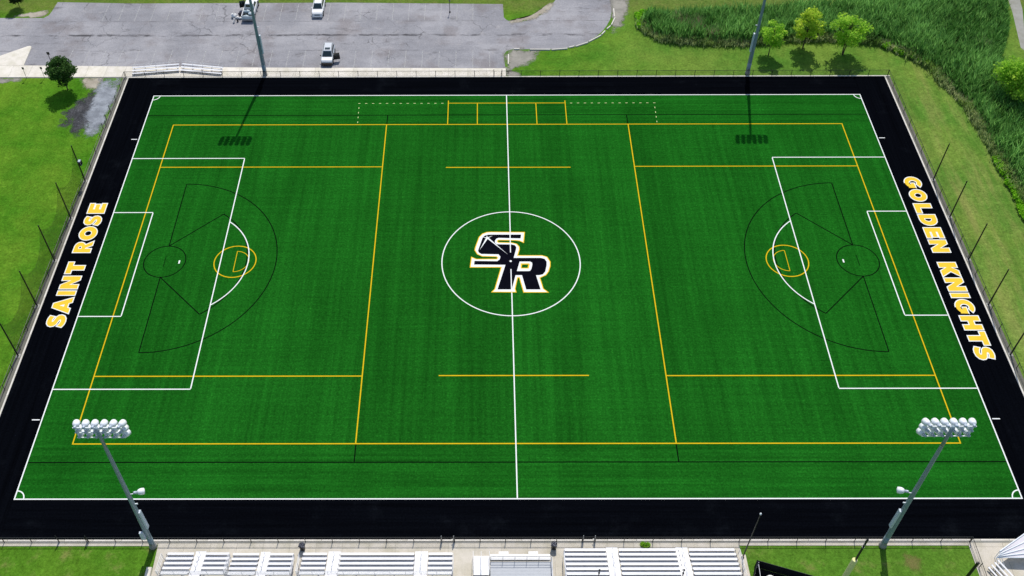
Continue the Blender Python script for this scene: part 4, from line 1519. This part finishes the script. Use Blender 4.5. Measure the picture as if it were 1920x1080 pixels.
def tree(label, x, y, h, w, mat, n_leaf, clear=.22, clumps=26, csize=.22, leaf=.26, shape=1.0, group='trees round the pitch', depth=1.0, stems=1):
    o = empty('tree', (x, y, LAWN_Z))
    tag(o, label, 'tree', group)
    zc = h * (clear + (1 - clear) / 2)
    rz_ = h * (1 - clear) / 2
    C_, RS = [], []
    k = 0
    while len(C_) < clumps:
        p = rng.uniform(-1, 1, 3)
        if np.linalg.norm(p) > 1:
            continue
        rad = np.linalg.norm(p)
        if rad < .45 and rng.random() < .6:
            continue
        taper = 1 - shape * .45 * max(0, p[2]) - .20 * max(0, -p[2])
        C_.append((p[0] * w / 2 * .82 * taper, p[1] * w / 2 * .82 * taper * depth, zc + p[2] * rz_ * .86))
        RS.append(csize * w * rng.uniform(.65, 1.15))
    C_ = np.array(C_)
    RS = np.array(RS)
    m = MB()
    for s in range(stems):
        dx = (s - (stems - 1) / 2) * .35
        pts = [(dx * .3, 0, 0), (dx * .7, .05, h * clear * .6), (dx, .0, h * (clear + .12)), (dx * .8, .05, h * .62), (.05, 0, h * .82)]
        rr = [.015 * h, .012 * h, .010 * h, .006 * h, .003 * h]
        for a, b_, r0, r1 in zip(pts, pts[1:], rr, rr[1:]):
            m.tube(a, b_, r0, r1, 8, caps=False)
    m.build('trunk', 'bark', o)
    bm = MB()
    for c in C_:
        z0 = max(h * clear * .8, min(h * .7, c[2] - .35 * math.hypot(c[0], c[1]) - .3))
        mid = (c[0] * .5, c[1] * .5, (z0 + c[2]) / 2 + .1)
        bm.tube((0, 0, z0), mid, .006 * h, .004 * h, 5, False).tube(mid, tuple(c), .004 * h, .001 * h, 5, False)
    bm.build('branches', 'bark', o)
    idx = rng.choice(clumps, n_leaf, p=(RS ** 2) / (RS ** 2).sum())
    d = rng.normal(size=(n_leaf, 3))
    d /= np.linalg.norm(d, axis=1)[:, None]
    rad = rng.random(n_leaf) ** .45
    P = C_[idx] + d * (RS[idx] * rad)[:, None] * np.array([1.15, 1.15, .8])
    tint = np.clip(rng.normal(.45, .22, n_leaf) + (rng.random(clumps)[idx] - .5) * .5, 0, 1)
    S = leaf * rng.uniform(.6, 1.3, n_leaf)
    link('crown', leaf_mesh('crown', P, S, mat, tint), o)
    return o


tree('round dark green tree on the lawn left of the gravel patch', -68.93, 36.1, 6.4, 4.3, 'leaf_dark', 6500, .17, 44, .18, .21, .35)
tree('left and smallest of the three pale green trees beyond the far fence', 42.75, 44.6, 6.6, 4.8, 'leaf_light', 2000, .25, 26, .15, .27, .5)
tree('tall yellow green tree in the middle of three beyond the far fence', 48.7, 46.4, 8.3, 5.6, 'leaf_yellow', 2600, .16, 38, .13, .28, .7)
tree('right and widest of the three pale green trees beyond the far fence', 54.8, 44.7, 7.7, 7.5, 'leaf_light', 2800, .22, 42, .115, .28, .65, stems=2)
tree('large pale green tree cut by the right edge of the photo', 78.3, 32.2, 8.8, 8.8, 'leaf_light', 7000, .12, 48, .16, .30, .5)
tree('dark tree at the upper left corner of the photo', -83.6, 58.7, 4.2, 2.9, 'leaf_deep', 3000, .25, 22, .22, .20, .4)


def inside(px, py, poly):
    c = np.zeros(len(px), bool)
    n = len(poly)
    for i in range(n):
        x0, y0 = poly[i]
        x1, y1 = poly[(i + 1) % n]
        cond = ((y0 > py) != (y1 > py)) & (px < (x1 - x0) * (py - y0) / (y1 - y0 + 1e-12) + x0)
        c ^= cond
    return c


def edge_dist(px, py, poly):
    d = np.full(len(px), 1e9)
    n = len(poly)
    for i in range(n):
        a = np.array(poly[i])
        b_ = np.array(poly[(i + 1) % n])
        ab = b_ - a
        t = np.clip(((px - a[0]) * ab[0] + (py - a[1]) * ab[1]) / (ab @ ab), 0, 1)
        d = np.minimum(d, np.hypot(px - a[0] - t * ab[0], py - a[1] - t * ab[1]))
    return d


REED = [(24.2, 55.6), (23.0, 53.6), (23.6, 51.0), (25.6, 48.9), (29.1, 48.0), (33.4, 47.7), (40.4, 47.5), (46.9, 48.6), (53.2, 48.8), (59.3, 47.9), (61.8, 47.5), (64.9, 44.9), (68.0, 41.0),
        (68.6, 38), (70.6, 32.2), (71.2, 25.3), (71.2, 19.5), (71.7, 14.5), (72.0, 9.7), (72.6, 0), (73.5, -10), (88, -10), (86, 12), (82.5, 30), (78.6, 40), (80.8, 45), (84.0, 51), (86, 57.5), (89, 68),
        (70, 68), (64, 62), (57, 58.6), (45, 56.9), (33, 56.2)]
soil = MB().poly([REED], LAWN_Z + .02).build('marsh_ground', 'bark')
struct(soil, 'dark wet ground beneath the reeds', 'marsh')


def noise2(x, y, s, seed):
    q = np.random.default_rng(seed)
    v = 0
    for k in range(5):
        a = q.uniform(0, 2 * math.pi)
        f = s * q.uniform(.6, 1.7)
        v = v + np.sin((x * math.cos(a) + y * math.sin(a)) * f + q.uniform(0, 6.3)) * q.uniform(.5, 1)
    return v / 2.6


def blades(name, X, Y_, Hh, width, mat, tint, lean=.28, per=5, spread=.16):
    n = len(X)
    N = n * per
    bx_ = np.repeat(X, per) + rng.normal(0, spread, N)
    by_ = np.repeat(Y_, per) + rng.normal(0, spread, N)
    h = np.repeat(Hh, per) * rng.uniform(.7, 1.1, N)
    a = rng.uniform(0, 2 * math.pi, N)
    ld = rng.uniform(0, 2 * math.pi, N)
    l = h * lean * rng.uniform(.2, 1.3, N)
    ux, uy = np.cos(a) * width / 2, np.sin(a) * width / 2
    z0 = np.full(N, LAWN_Z)
    mx, my = bx_ + np.cos(ld) * l * .30, by_ + np.sin(ld) * l * .30
    tx, ty = bx_ + np.cos(ld) * l, by_ + np.sin(ld) * l
    v = np.stack([np.stack([bx_ - ux * .6, by_ - uy * .6, z0], 1), np.stack([bx_ + ux * .6, by_ + uy * .6, z0], 1),
                  np.stack([mx + ux, my + uy, h * .62], 1), np.stack([mx - ux, my - uy, h * .62], 1),
                  np.stack([tx, ty, h], 1)], 1).reshape(-1, 3)
    me = bpy.data.meshes.new(name)
    me.vertices.add(5 * N)
    me.vertices.foreach_set('co', v.astype(np.float32).ravel())
    b0 = np.arange(N) * 5
    lp_ = np.stack([b0, b0 + 1, b0 + 2, b0 + 3, b0 + 3, b0 + 2, b0 + 4], 1).ravel()
    me.loops.add(len(lp_))
    me.loops.foreach_set('vertex_index', lp_.astype(np.int32))
    me.polygons.add(2 * N)
    st = np.stack([np.arange(N) * 7, np.arange(N) * 7 + 4], 1).ravel()
    me.polygons.foreach_set('loop_start', st.astype(np.int32))
    me.polygons.foreach_set('loop_total', np.tile([4, 3], N).astype(np.int32))
    me.update(calc_edges=True)
    at = me.attributes.new('tint', 'FLOAT', 'POINT')
    tt = np.clip(np.repeat(tint, per) + rng.normal(0, .15, N), 0, 1)
    at.data.foreach_set('value', np.repeat(tt, 5).astype(np.float32))
    me.materials.append(MAT[mat])
    return link(name, me)


n = 60000
px = rng.uniform(22, 90, n)
py = rng.uniform(-10, 68, n)
keep = inside(px, py, REED)
px, py = px[keep], py[keep]
ed = edge_dist(px, py, REED)
nz = noise2(px, py, .55, 3)
nb = noise2(px, py, .16, 5)
hh = (2.75 + .45 * nz + .40 * nb + .35 * noise2(px, py, 1.6, 9)) * np.clip(.50 + ed * .55, .50, 1)
keep = (rng.random(len(px)) < .80) & ~((nz > 1.25) & (nb > .2))
px, py, hh, ed, nz, nb = (q[keep] for q in (px, py, hh, ed, nz, nb))
reeds = blades('reeds', px, py, hh * rng.uniform(.72, 1.18, len(px)), .12, 'reed_leaf', np.clip(.42 + .20 * nz + .20 * nb + rng.normal(0, .30, len(px)), 0, 1), .36, 4, .10)
tag(reeds, 'dense tall green reeds filling the wet ground at upper right', 'reeds', None, 'stuff')
# dead straw-coloured stalks among them
sel = (noise2(px, py, .33, 11) + .5 * noise2(px, py, 1.1, 12) > 1.05)
st = blades('dead_stalks', px[sel], py[sel], hh[sel] * .95, .06, 'straw_leaf', np.full(sel.sum(), .5), .5, 4)
tag(st, 'pale dead stalks standing among the green reeds', 'reeds', None, 'stuff')
# weeds along the mown edge
EDGE = [(23.0, 53.6), (23.6, 51.0), (25.6, 48.9), (29.1, 48.0), (33.4, 47.7), (40.4, 47.5), (46.9, 48.6), (53.2, 48.8), (59.3, 47.9), (61.8, 47.5), (64.9, 44.9), (68.0, 41.0), (68.6, 38), (70.6, 32.2), (71.2, 25.3), (71.2, 19.5), (71.7, 14.5), (72.0, 9.7), (72.6, 0), (73.5, -10)]
ex, ey, et = [], [], []
for (a, b_) in zip(EDGE, EDGE[1:]):
    L = math.dist(a, b_)
    k = int(L * 34)
    t = rng.random(k)
    ex.append(a[0] + (b_[0] - a[0]) * t)
    ey.append(a[1] + (b_[1] - a[1]) * t)
ex = np.concatenate(ex) + rng.normal(0, .38, sum(map(len, ex)))
ey = np.concatenate(ey) + rng.normal(.1, .38, len(ex))
wd = blades('edge_weeds', ex, ey, rng.uniform(.4, 1.45, len(ex)) * (1 + .3 * noise2(ex, ey, 1.0, 21)), .10, 'weed_leaf', np.clip(.5 + .4 * noise2(ex, ey, .8, 22), 0, 1), .55, 5, .2)
tag(wd, 'pale flowering weeds along the mown edge of the reeds', 'weeds', None, 'stuff')


def shrub(label, pts, h, wdt, mat, per=900):
    P_, S_ = [], []
    for (x, y) in pts:
        k = per
        d = rng.normal(size=(k, 3))
        d /= np.linalg.norm(d, axis=1)[:, None]
        rr = rng.random(k) ** .5
        P_.append(np.array([x, y, h * .45]) + d * rr[:, None] * np.array([wdt, wdt, h * .5]))
        S_.append(rng.uniform(.12, .28, k))
    P_ = np.concatenate(P_)
    P_[:, 2] = np.maximum(P_[:, 2], .02)
    o = link('low_shrubs', leaf_mesh('low_shrubs', P_, np.concatenate(S_), mat, rng.random(len(P_))))
    tag(o, label, 'shrubs', None, 'stuff')


shrub('bright green leafy weeds where the mown grass curves round the reeds', [(62.6 + 1.05 * i + random.uniform(-.3, .3), 46.6 - .95 * i + random.uniform(-.3, .3)) for i in range(6)] + [(61.5, 47.8), (63.4, 46.9)], .9, .75, 'bright_leaf', 420)
shrub('bright green leafy weeds at the right edge beside the reeds', [(71.0 + random.uniform(-.2, .5), 19.5 - 1.0 * i) for i in range(14)], .8, .7, 'bright_leaf', 330)
shrub('bright green leafy weeds at the rounded left end of the reeds', [(22.8 + random.uniform(-.3, .3), 52.2 + .8 * i) for i in range(5)] + [(23.6, 56.2), (25, 56.6)], .8, .7, 'bright_leaf', 380)
shrub('dusty green bushes behind the pale trees at the edge of the reeds', [(50.5, 49), (52, 49.2), (57.2, 48.6), (58.4, 48.7), (59.6, 48.6), (60.4, 48.2), (46, 49), (45, 48.6)], 1.5, 1.0, 'leaf_dark', 700)
shrub('small green weed growing in the concrete by the near fence', [(13.3, -39.95), (13.6, -39.9), (13.1, -39.85)], .25, .25, 'leaf_light', 200)
